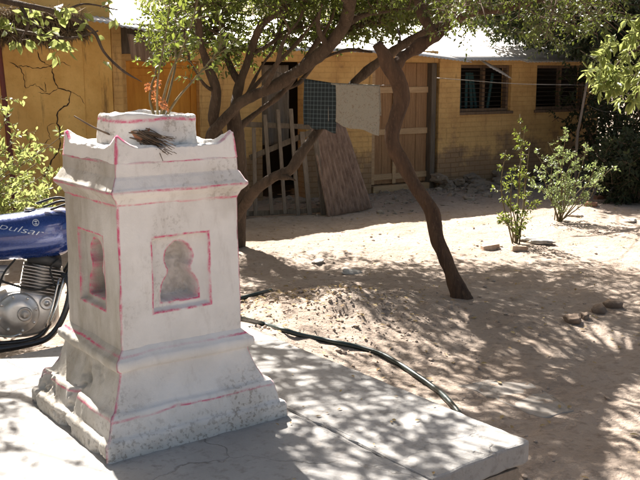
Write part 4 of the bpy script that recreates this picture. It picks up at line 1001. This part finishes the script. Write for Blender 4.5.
mb = MB(); hv, hf = superloft([(-.105, .19, .215, .06), (-.098, .188, .24, .095), (0, .188, .275, .105), (.095, .188, .25, .095), (.105, .19, .215, .06)], 20, 3.5); mb.add([tuple(q @ Vector(v)) for v in hv], hf); mb.build('cylinder_head', M['blackp'], eng)
mb = MB(); mb.tube([(-.02, -.05, .72), (-.09, -.05, .72), (-.16, -.03, .75)], [.03, .035, .045], 12, 0, 3); mb.box(-.12, -.05, -.1, 0, .64, .72); mb.build('carburettor', M['fin'], eng, bevel=.01)
mb = MB(); mb.tube([(-.12, -.16, .34), (-.03, -.21, .335), (.03, -.215, .35)], .008, 8, 0, 3); mb.tube([(-.14, -.10, .31), (-.14, -.22, .31)], .010, 8); mb.build('brake_pedal', M['chrome'], bk)
mb = MB(); mb.tube([(-.14, -.19, .31), (-.14, -.29, .312)], .018, 10); mb.build('foot_peg', M['rubber'], bk)
mb = MB(); mb.tube([(.24, -.13, .62), (.12, -.14, .60), (-.05, -.135, .66), (-.2, -.11, .74)], .007, 6, 0, 5); mb.tube([(.02, -.13, .80), (-.06, -.14, .70), (-.1, -.15, .55)], .006, 6, 0, 5); mb.tube([(.28, -.1, .78), (.22, -.12, .72), (.25, -.13, .60)], .006, 6, 0, 5); mb.build('cable', M['rubber'], bk)
mb = MB(); mb.tube([(-.2, .1, .28), (-.26, .26, .02)], .013, 8); mb.build('side_stand', M['blackm'], bk)

# ================================================================== SHRUBS
def shrub(name, base, tips, leafm, label, cat, leaf=.045, n=16, nspr=6, stem_r=.006, seed=1, tpl=TPL, width=1., group=None, stemm='stem', spread=.16, bare=.25, droop=.1):
    random.seed(seed); o = empty(name, base, 0, label, cat, group); mb = MB(); fo = MB(); ti = []
    for tp in tips:
        tp = Vector(tp)-base; st_ = Vector((random.uniform(-.05, .05), random.uniform(-.05, .05), -.03))
        md = st_.lerp(tp, .5)+Vector((random.gauss(0, .06), random.gauss(0, .06), tp.length*.08))
        pts, rr = catmull([st_, md, tp], [stem_r, stem_r*.75, stem_r*.3], 8); mb.tube(pts, rr, 6)
        for i in range(nspr):
            t = bare+(1-bare)*(i+random.random())/nspr; k = min(int(t*16), 15); p = pts[k].lerp(pts[k+1], t*16-k)
            d_ = Vector((random.gauss(0, 1), random.gauss(0, 1), random.gauss(.35, .5))).normalized()*spread*random.uniform(.5, 1.2)
            sprig(fo, ti, p, p+d_, stem_r*.3, n, leaf, spread=.03, tpl=tpl, width=width, droop=droop)
    mb.build('stem', M[stemm], o); fo.build('foliage', [M[stemm], M[leafm]], o, tint_attr(fo, ti)); return o
b0 = GG(515, 243); 
shrub('sapling', b0, [D(520, 114, b0.y+.05), D(525, 126, b0.y-.05), D(506, 150, b0.y), D(530, 142, b0.y+.2), D(512, 178, b0.y-.1), D(500, 190, b0.y), D(524, 168, b0.y), D(535, 200, b0.y), D(498, 214, b0.y-.1), D(510, 220, b0.y-.1)], 'leaf_mid', 'tall thin green sapling growing behind two loose bricks', 'sapling', .044, 12, 8, .009, 61, spread=.11, bare=.2)
b1 = GG(558, 221)
tips = [D(x, y, b1.y+random.uniform(-.35, .35)) for x, y in ((534, 150), (548, 142), (558, 136), (566, 132), (578, 146), (588, 142), (598, 160), (608, 172), (614, 166), (540, 168), (530, 180), (572, 160), (585, 178), (552, 165), (596, 182), (545, 190), (566, 176))]
shrub('pale_bush', b1, tips, 'leaf_pale', 'low spreading bush with small pale leaves in the sunny yard', 'bush', .040, 16, 8, .008, 62, spread=.15)
random.seed(9)
bl = GG(18, 258); bl = Vector((bl.x-.2, 6.75, gz(bl.x, 6.75)))
tips = [D(x, y, 6.6+random.uniform(-.4, .5)) for x, y in ((2, 96), (8, 120), (30, 150), (48, 172), (62, 136), (20, 135), (-10, 110), (-20, 150), (12, 165), (40, 190), (56, 196), (26, 180), (5, 190), (-15, 185), (30, 205), (48, 205), (16, 200), (0, 140), (44, 158), (60, 184), (-30, 130), (-40, 180))]
shrub('leafy_shrub', bl, tips, 'leaf_bright', 'bright green leafy shrub growing behind the blue motorcycle', 'shrub', .048, 11, 24, .007, 63, spread=.17)
# branch tree whose twigs hang into the top left corner
random.seed(3)
tl_b = Vector((-4.2, 6.6, gz(-4.2, 6.6))); tl = empty('overhanging_tree', tl_b, 0, 'tree whose large leaved twigs hang in front of the cracked wall', 'tree')
def Q(x, y, d=5.6): return D(x, y, d)
bm = [([tl_b+Vector((0, 0, -.1)), tl_b+Vector((.1, 0, 1.2)), tl_b+Vector((.5, -.2, 2.3)), Q(-40, -10, 6.2)], [.09, .075, .055, .035]),
      ([Q(-40, -10, 6.2), Q(20, 4), Q(62, 14), Q(92, 30), Q(104, 52), Q(122, 70), Q(142, 82)], [.03, .018, .014, .010, .008, .006, .004]),
      ([Q(-40, -10, 6.2), Q(0, 24, 5.8), Q(36, 34), Q(72, 38), Q(98, 31)], [.025, .014, .010, .007, .004]), ([Q(20, 4), Q(28, 24, 5.5), Q(18, 44, 5.5)], [.012, .008, .003]), ([Q(62, 14), Q(84, 4, 5.7), Q(118, 10, 5.8)], [.01, .007, .003])]
limbs('trunk', bm, M['bark'], tl, tl_b, amp=.003)
mb = MB(); ti = []
for (x, y) in ((48, 32), (40, 38), (56, 36), (62, 42), (66, 48), (58, 50), (70, 40), (45, 28), (36, 30), (30, 18), (20, 14), (10, 8), (28, 6), (50, 8), (64, 6), (14, 20), (4, 28), (2, 12), (22, 40), (74, 32), (90, 32), (104, 60), (82, 10), (100, 8), (40, 14), (12, 36), (-6, 20), (55, 18), (36, 4), (70, 4), (104, 8), (114, 12)):
    p = Q(x, y, 5.6+random.uniform(-.1, .1)); d_ = Vector((random.uniform(-1, 1), random.uniform(-.6, .6), random.uniform(-1, .3)))*.06
    sprig(mb, ti, p-tl_b, p+d_-tl_b, .002, 4 if x < 88 else 2, .072, spread=.03, width=1.15, droop=.5)
mb.build('foliage', [M['twig'], M['leaf_bright']], tl, tint_attr(mb, ti))
random.seed(31); cl = []  # unseen crown clumps added to darken the pedestal's left side and left yard
for i in range(120): cl.append(Vector((random.uniform(-5.6, -3.1), random.uniform(.6, 5.2), random.uniform(1.3, 4.2))))
for i in range(130): cl.append(Vector((random.uniform(-7.5, -4.0), random.uniform(6.5, 10.5), random.uniform(2.7, 3.8))))
while len(cl) < 560:
    q_ = Vector((random.uniform(-5.8, -2.95), random.uniform(2.4, 9.2), random.uniform(2.9, 3.8)))
    if q_.x > -3.4 and q_.y > 6.9: continue
    cl.append(q_)
crown('crown', cl, tl, tl_b, [tl_b+Vector((.1, 0, 1.2)), tl_b+Vector((.3, -.1, 1.8)), tl_b+Vector((.5, -.2, 2.3))], [M['twig'], M['leaf_mid']], .07, 10, .34, 77, .006, TPL_S, 1.0, .3, 8, .32)
# tree at the right whose bright branch reaches into the frame
rt_b = Vector((4.9, 9.2, gz(4.9, 9.2))); rt = empty('neem_tree', rt_b, 0, 'tree with bright narrow leaves reaching in at the right edge', 'tree')
def N(x, y, d=8.2): return D(x, y, d)
bm = [([rt_b+Vector((0, 0, -.1)), rt_b+Vector((-.1, 0, 1.3)), rt_b+Vector((-.2, -.3, 2.6)), rt_b+Vector((-.1, -.5, 4.2))], [.13, .11, .09, .06]),
      ([rt_b+Vector((-.2, -.3, 2.6)), N(668, 30), N(645, 44), N(625, 58), N(604, 76)], [.05, .03, .02, .012, .005]), ([N(668, 30), N(640, 20), N(618, 18)], [.025, .015, .006]), ([N(645, 44), N(642, 70), N(636, 98)], [.016, .01, .004])]
limbs('trunk', bm, M['bark'], rt, rt_b, amp=.006)
mb = MB(); ti = []
for i in range(80):
    x = random.uniform(600, 672); y = random.uniform(np.interp(x, [596, 612, 640, 672], [56, 34, 8, 0]), np.interp(x, [600, 620, 640, 672], [76, 96, 108, 115]))
    p = N(x, y, 8.2+random.uniform(-.4, .4)); d_ = Vector((random.uniform(-1, .4), random.uniform(-.8, .2), random.uniform(-.9, .2)))*.14
    sprig(mb, ti, p-rt_b, p+d_-rt_b, .003, 11, .115, spread=.03, width=.62, droop=.5)
for i in range(60):
    p = rt_b+Vector((random.gauss(-.1, .9), random.gauss(-.2, .9), random.uniform(2.9, 4.8))); d_ = Vector((random.uniform(-1, 1), random.uniform(-1, 1), random.uniform(-.9, .2)))*.2
    sprig(mb, ti, p-rt_b, p+d_-rt_b, .004, 12, .115, spread=.03, width=.62, droop=.5)
mb.build('foliage', [M['twig'], M['leaf_bright']], rt, tint_attr(mb, ti))
bt_b = Vector((4.2, 20.0, gz(4.2, 20))); bt = empty('shade_tree', bt_b, 0, 'large dark tree spreading over the right end of the house roof', 'tree')
bm = [([bt_b+Vector(v) for v in ((0, 0, -.1), (.1, 0, 1.5), (0, -.3, 3), (-.2, -.8, 4.4))], [.2, .17, .14, .08]), ([bt_b+Vector(v) for v in ((0, -.3, 3), (.8, -1.2, 3.7), (1.6, -2.2, 4.2))], [.1, .07, .04]), ([bt_b+Vector(v) for v in ((0, -.3, 3), (-.9, -1.4, 3.8), (-1.6, -2.4, 4.1))], [.1, .07, .04])]
limbs('trunk', bm, M['bark'], bt, bt_b, amp=.012); an = []
for pts, rad in bm: q, _ = catmull([Vector(p) for p in pts], list(rad), 4); an += [x for x in q if x.z > 2.5]
random.seed(33); cl = []
for i in range(520): cl.append(bt_b+Vector((random.uniform(-1.2, 3.8), random.uniform(-4.2, .8), random.uniform(2.6, 4.9))))
k = 0
while k < 430:
    px = random.uniform(478, 650); q_ = D(px, random.uniform(-45, np.interp(px, [415, 440, 480, 510, 550, 590, 640], [-30, -22, -4, 22, 34, 48, 58])), random.uniform(14.2, 18))
    if q_.y+LY/math.tan(EL)*(q_.z-.4) < 12.9: continue
    cl.append(q_); k += 1
bl_ = [D(700, -60, 18), D(640, -20, 16.5), D(580, 0, 15), D(500, -6, 14.2), D(440, 0, 13.6)]; an += bl_
limbs('limb', [(bl_, [.10, .08, .06, .04, .02])], M['bark'], bt, bt_b, amp=.01)
crown('crown', cl, bt, bt_b, an, [M['twig'], M['leaf_dark']], .095, 12, .36, 78, .006, TPL_S, 1.0, .4, 9, .36)
# dark thicket beyond the end of the house
random.seed(17); k = 0
for (px, Y, rx, rz, hh_, lab, lm) in ((634, 13.8, .6, .5, .5, 'dark bush beneath the bright narrow leaved branch at the right', 'leaf_dark'), (612, 16.2, 1.1, 1.1, 1.4, 'tall dark bush standing right against the end of the house', 'leaf_dark'), (660, 15.4, 1.3, 1.3, 1.3, 'broad dark bush at the right edge of the yard', 'leaf_dark'), (640, 18.5, 1.9, 1.6, 2.3, 'tallest dark bush rising behind the other thicket bushes', 'leaf_dark'), (690, 19.5, 2.2, 1.8, 1.9, 'broad dark bush farthest right behind the thicket', 'leaf_dark'), (618, 21.0, 2.0, 1.8, 1.9, 'dark bush farthest back between the house end and the thicket', 'leaf_dark')):
    X_ = (px-320)/F*Y; b_ = Vector((X_, Y, gz(X_, Y))); o = empty('dark_bush', b_, 0, lab, 'bush', 'dark bushes beyond the house end'); mb = MB(); fo = MB(); ti = []
    for i in range(9):
        e = Vector((random.gauss(0, rx*.45), random.gauss(0, rx*.45), hh_+random.uniform(-.2, .4)*rz)); mb.tube([(random.gauss(0, .08), random.gauss(0, .08), -.05), tuple(e*.5+Vector((0, 0, .1))), tuple(e)], [.03, .02, .008], 6, 0, 4)
    for i in range(430):
        d_ = Vector((random.gauss(0, 1), random.gauss(0, 1), random.gauss(0, 1))).normalized()*random.random()**.4; p = Vector((d_.x*rx, d_.y*rx, max(.05, hh_+d_.z*hh_*1.02)))
        e = p+Vector((random.gauss(0, 1), random.gauss(0, 1), random.gauss(0, 1))).normalized()*.28
        sprig(fo, ti, p, e, .004, 12, .085, spread=.04, tpl=TPL_S, width=1.1)
    mb.build('stem', M['twig'], o); fo.build('foliage', [M['twig'], M[lm]], o, tint_attr(fo, ti))
# bare twisted stems and a pole at right
random.seed(23); b_ = GG(612, 178); o = empty('dead_sapling', b_, 0, 'bare twisted brown stem curling up beside the pale pole', 'dead plant'); mb = MB()
yb = b_.y
for pts, rad in (([(612, 179), (604, 171), (597, 160), (591, 146), (586, 136), (577, 137), (570, 131), (566, 121), (571, 113), (566, 108)], [.035, .032, .03, .027, .022, .016, .013, .010, .007, .004]),
                 ([(591, 146), (588, 132), (592, 118), (586, 108)], [.016, .012, .009, .005]), ([(577, 137), (582, 124), (579, 112), (584, 100)], [.012, .010, .007, .004]), ([(604, 171), (610, 155), (608, 142), (613, 130)], [.016, .012, .008, .005]),
                 ([(566, 121), (558, 118), (552, 122)], [.008, .006, .003])):
    mb.tube([D(x, y, yb+.05*math.sin(i*2))-b_ for i, (x, y) in enumerate(pts)], rad, 8, 0, 4, .06)
mb.build('stem', M['bark_red'], o)
b_ = GG(575, 196); a = D(587, 82, b_.y+.1); mb = MB(); mb.tube([Vector((0, 0, -.05)), (D(577, 140, b_.y)-b_), (D(581, 116, b_.y)-b_), a-b_], [.022, .022, .02, .018], 8, 0, 4, .05); o = mb.build('post', M['grey_wood']); o.location = b_
tag(o, 'thin pale crooked pole standing behind the pale leaved bush', 'pole')
w_ = MB(); pa_ = a; e = HO+HX*xs[430]+HN*.1; 
w_.tube([D(437, 78, 11.2), D(520, 84, 11.4), a-Vector((0, 0, .05)), D(650, 88, a.y-.5), D(760, 80, a.y-1)], .004, 5, 0, 6); w_.tube([a-Vector((0, 0, .35)), D(610, 112, a.y-.2), D(660, 104, a.y-.6), D(760, 95, a.y-1)], .004, 5, 0, 6)
o = w_.build('wire', M['wire']); tag(o, 'thin fence wire strung across the yard from the pale pole', 'wire')
b_ = GG(640, 186); mb = MB(); pts = [GG(592, 176), GG(606, 182), GG(622, 186), GG(640, 187), GG(668, 184)]
mb.tube([p+Vector((0, 0, .05))-b_ for p in pts], [.03, .05, .055, .06, .06], 10, 0, 5, .06); mb.tube([GG(622, 178)+Vector((0, 0, .04))-b_, GG(645, 176)+Vector((0, 0, .05))-b_, GG(670, 174)+Vector((0, 0, .05))-b_], [.03, .035, .035], 8, 0, 5, .06)
o = mb.build('fallen_branch', M['bark_red']); o.location = b_; tag(o, 'fallen brown branch lying on the ground at the right edge', 'branch')

# ================================================================== HOSE, STONES, LITTER
mb = MB(); random.seed(4)
pts = [GG(271, 293.5)+Vector((0, 0, .03)), GG(258, 297)+Vector((0, 0, .03)), GG(240, 302)+Vector((0, 0, .03)), GG(222, 310)+Vector((0, 0, .03)), GG(214, 322)+Vector((0, 0, .05)), Vector((plB.x-.10, plB.y+.10, .425))]
nout = Vector((-ax1.y, ax1.x, 0)); nout = nout if nout.dot(Vector((1, 1, 0))) > 0 else -nout
for x, y in ((262, 326), (282, 332), (300, 337.5), (320, 341.5), (340, 345.5), (360, 350), (380, 356), (400, 367), (415, 377), (432, 389), (447, 402)):
    pts.append(GG(x, y)+Vector((0, 0, .018)))
e_ = pts[-1]; dd_ = (pts[-1]-pts[-3]).normalized(); e2 = e_+dd_*.28-nout*.05; e3 = e_+dd_*.5-nout*.16
pts += [Vector((q.x, q.y, gz(q.x, q.y)+.015)) for q in (e2, e3)]
mb.tube(pts, .0175, 12, 0, 6); ho = mb.build('hose', M['hose']); tag(ho, 'dark green rubber hose curving along the edge of the cement platform', 'hose')

def stone_mesh(name, r, sx=1, sy=1, sz=.7, seed=0, mat='stone', blocky=.0, sub=3):
    bmx = bmesh.new(); bmesh.ops.create_icosphere(bmx, subdivisions=sub, radius=1); V = np.array([v.co for v in bmx.verts])
    if blocky: V = np.sign(V)*np.abs(V)**(1-blocky)
    V = V*(1+.34*fbm(V, 1.5, 3, seed)+.10*fbm(V, 5, 3, seed+3))[:, None]*np.array([sx, sy, sz])*r
    for v, c in zip(bmx.verts, V): v.co = c
    me = bpy.data.meshes.new(name); bmx.to_mesh(me); bmx.free(); me.materials.append(M[mat]); me.polygons.foreach_set('use_smooth', [mat != 'stone']*len(me.polygons)); return me
def put(name, me, p, rz, label, cat, group=None, dz=0, sc=1):
    o = bpy.data.objects.new(name, me); COL.objects.link(o); o.location = (p.x, p.y, p.z+dz); o.rotation_euler = (random.uniform(-.2, .2), random.uniform(-.2, .2), rz); o.scale = (sc,)*3; return tag(o, label, cat, group)
for (x, y, r, lab, m_) in ((573, 322, .085, 'brown lump of hard earth lying left of the two smaller ones', 'clod'), (599, 312, .075, 'middle brown lump of hard earth in the row of three', 'clod'), (613, 307, .08, 'rounded brown lump rightmost of the three in the shade', 'clod'), (584, 318, .05, 'small flat clod between the brown lumps', 'clod')):
    put('earth_lump', stone_mesh('earth_lump', r*.75, 1.2, .9, .75, int(x), 'lump', .3), GG(x, y), random.random()*6, lab, 'lump', 'brown lumps in the dappled shade', .015)
for (x, y, rz, lab, m_, sz_) in ((490, 250, .25, 'pale brick lying left of the sapling foot', 'brick', (.10, .055, .035)), (519, 251, .05, 'pale brick lying right in front of the sapling', 'brick', (.085, .05, .035)), (591, 206, -.3, 'broken reddish brick lying beyond the pale bush', 'redbrick', (.09, .045, .03)), (600, 199, .5, 'reddish brick half buried right of the pale bush', 'redbrick', (.10, .05, .03)), (486, 172, .6, 'dusty brick lying at the foot of the ochre wall', 'redbrick', (.10, .05, .035))):
    mb = MB(); mb.box(-sz_[0], sz_[0], -sz_[1], sz_[1], -sz_[2], sz_[2], 0, None, .009); o = mb.build('brick', M[m_], bevel=.008); p = GG(x, y); o.location = (p.x, p.y, p.z+sz_[2]*.75); o.rotation_euler = (random.uniform(-.08, .08), random.uniform(-.08, .08), rz); tag(o, lab, 'brick', 'loose bricks')
for (x, y, r, lab) in ((541, 243, .13, 'white flat stone right beside the sapling'), (528, 240, .10, 'pale flat stone just behind the sapling'), (318, 262, .07, 'small pale stone on top of the dirt mound'), (352, 273, .09, 'flat pale stone on the far side of the dirt mound'), (629, 222, .11, 'pale stone at the right edge of the sunny yard'), (575, 216, .12, 'pale flat stone right of the bush foot')):
    put('flat_stone', stone_mesh('flat_stone', r, 1.3, .8, .28, int(x)+3, 'palestone'), GG(x, y), random.random()*3, lab, 'stone', None, .01)
# rubble along the foot of the wall
random.seed(8); protos = [stone_mesh('rubble_stone', 1, random.uniform(.9, 1.4), random.uniform(.8, 1.1), random.uniform(.5, .8), 100+i, 'stone', .4, 3) for i in range(9)]
for i in range(150):
    t = random.uniform(xs[437]-.1, xs[585]+1.2); d_ = abs(random.gauss(0, .5))+.06; p = HO+HX*t+HN*d_; r = random.uniform(.03, .10)*(1.25 if d_ < .5 else .8)
    if math.hypot(p.x-b1.x, p.y-b1.y) < .3: continue
    p.z = gz(p.x, p.y)+max(0, .22*(1-d_/.7))*random.random(); put('rubble_stone', protos[i % 9], p, random.random()*6, 'grey stone in the rubble along the foot of the ochre wall', 'stone', 'rubble stones along the wall', r*.15, r)
# flat slab
poly = [GG(455, 385), GG(488, 380), GG(527, 382), GG(552, 396), GG(574, 411), GG(545, 419), GG(512, 407), GG(480, 394)]
c_ = sum(poly, Vector())/len(poly); mb = MB(); out = []
for i in range(len(poly)):
    a, e = poly[i], poly[(i+1) % len(poly)]
    for j in range(5): out.append(a.lerp(e, j/5)-c_+Vector((random.uniform(-.012, .012), random.uniform(-.012, .012), 0)))
n_ = len(out); zg = [gz(p.x+c_.x, p.y+c_.y) for p in out]; mb.add([(p.x, p.y, z_-.05) for p, z_ in zip(out, zg)]+[(p.x*.985, p.y*.985, z_*.8+sum(zg)/len(zg)*.2+.005) for p, z_ in zip(out, zg)], [tuple(range(n_-1, -1, -1)), tuple(range(n_, 2*n_))]+[(i, (i+1) % n_, n_+(i+1) % n_, n_+i) for i in range(n_)], 0, False)
o = mb.build('ground_slab', M['slabstone'], bevel=.008); o.location = (c_.x, c_.y, 0); tag(o, 'flat grey stone slab set level with the dirt yard', 'slab')
# clods, pebbles and dry leaves nobody could count
def scatter_stones(name, N_, fn, mat, seed, sub=1):
    rg = np.random.default_rng(seed); bmx = bmesh.new(); bmesh.ops.create_icosphere(bmx, subdivisions=sub, radius=1); T_ = np.array([v.co for v in bmx.verts]); Fc = np.array([[v.index for v in f.verts] for f in bmx.faces]); bmx.free()
    P, r = fn(rg, N_); z = ground_h(P[:, :2]); N_ = len(P)
    jit = 1+rg.normal(0, .22, (N_, len(T_))); ax_ = rg.uniform(.6, 1.4, (N_, 1, 3))*np.array([1, 1, .65]); V = T_[None]*jit[:, :, None]*ax_*r[:, None, None]
    V[:, :, 0] += P[:, 0, None]; V[:, :, 1] += P[:, 1, None]; V[:, :, 2] += (z+r*.25)[:, None]
    mb = MB(); mb.add(V.reshape(-1, 3), []); mb.f = (Fc[None]+(np.arange(N_)*len(T_))[:, None, None]).reshape(-1, 3).tolist(); mb.mi = [0]*len(mb.f); mb.sm = [False]*len(mb.f)
    o = mb.build(name, mat); return tag(o, kind='stuff')
def f_mound(rg, N_):
    P = np.c_[rg.normal(MOUND.x, .62, N_), rg.normal(MOUND.y, .55, N_)]; P = P[~((P[:, 0] < plB.x+.25) & (P[:, 1] < plB.y+.3))]; return P, np.minimum(.032, np.minimum(.022, .0055*rg.pareto(2.4, len(P))+.0045))
scatter_stones('soil_clods', 1500, f_mound, M['clod'], 5)
def off_plat(P):
    a = np.array([plC.x, plC.y]); nrm_ = np.array([ax1.y, -ax1.x]); s_ = (P-a) @ nrm_; return P[s_ > .03]
def f_yard(rg, N_):
    P = np.c_[rg.uniform(-2.5, 5.5, N_), 3.2+rg.uniform(0, 1, N_)**1.3*11]; P = off_plat(P); return P, np.minimum(.02, .003*rg.pareto(2.2, len(P))+.0025)
scatter_stones('pebbles', 4500, f_yard, M['clod'], 6)
def f_wall(rg, N_):
    t = rg.uniform(-3.5, 9, N_); d_ = np.abs(rg.normal(0, .8, N_))+.03; P = np.c_[HO.x+HX.x*t+HN.x*d_, HO.y+HX.y*t+HN.y*d_]; return P, np.minimum(.06, .012*rg.pareto(2.2, len(P))+.008)
scatter_stones('rubble_gravel', 2200, f_wall, M['stone'], 7)
rg = np.random.default_rng(12); Pm = np.c_[rg.normal(MOUND.x-.05, .5, 260), rg.normal(MOUND.y+.3, .35, 260)]; Py = np.c_[rg.uniform(-2.5, 5.5, 900), rg.uniform(3.3, 13, 900)]; Pa = off_plat(np.r_[Pm, Py]); za = ground_h(Pa)+.012
mb = MB(); ti = []; Dl = np.c_[rg.normal(0, 1, len(Pa)), rg.normal(0, 1, len(Pa)), rg.normal(0, .18, len(Pa))]; add_leaves(mb, np.c_[Pa, za], Dl, rg.uniform(.025, .055, len(Pa)), 0, ti, TPL, 1.0, 3, 3.); tag(mb.build('leaf_litter', M['leaf_dry'], None, tint_attr(mb, ti)), kind='stuff')
rg = np.random.default_rng(15); n_ = 46; u1 = rg.uniform(-.2, 2.6, n_); u2 = rg.uniform(.02, 1.2, n_); Pp = np.array([tuple(plC+ax1*a-Vector((ax1.y, -ax1.x, 0))*b_) for a, b_ in zip(u1, u2)]); Pp[:, 2] = .408
mb = MB(); ti = []; add_leaves(mb, Pp, np.c_[rg.normal(0, 1, n_), rg.normal(0, 1, n_), rg.normal(0, .1, n_)], rg.uniform(.012, .03, n_), 0, ti, TPL, 1., 4, 4.); tag(mb.build('platform_leaf_litter', M['leaf_dry'], None, tint_attr(mb, ti)), kind='stuff')
#PART4
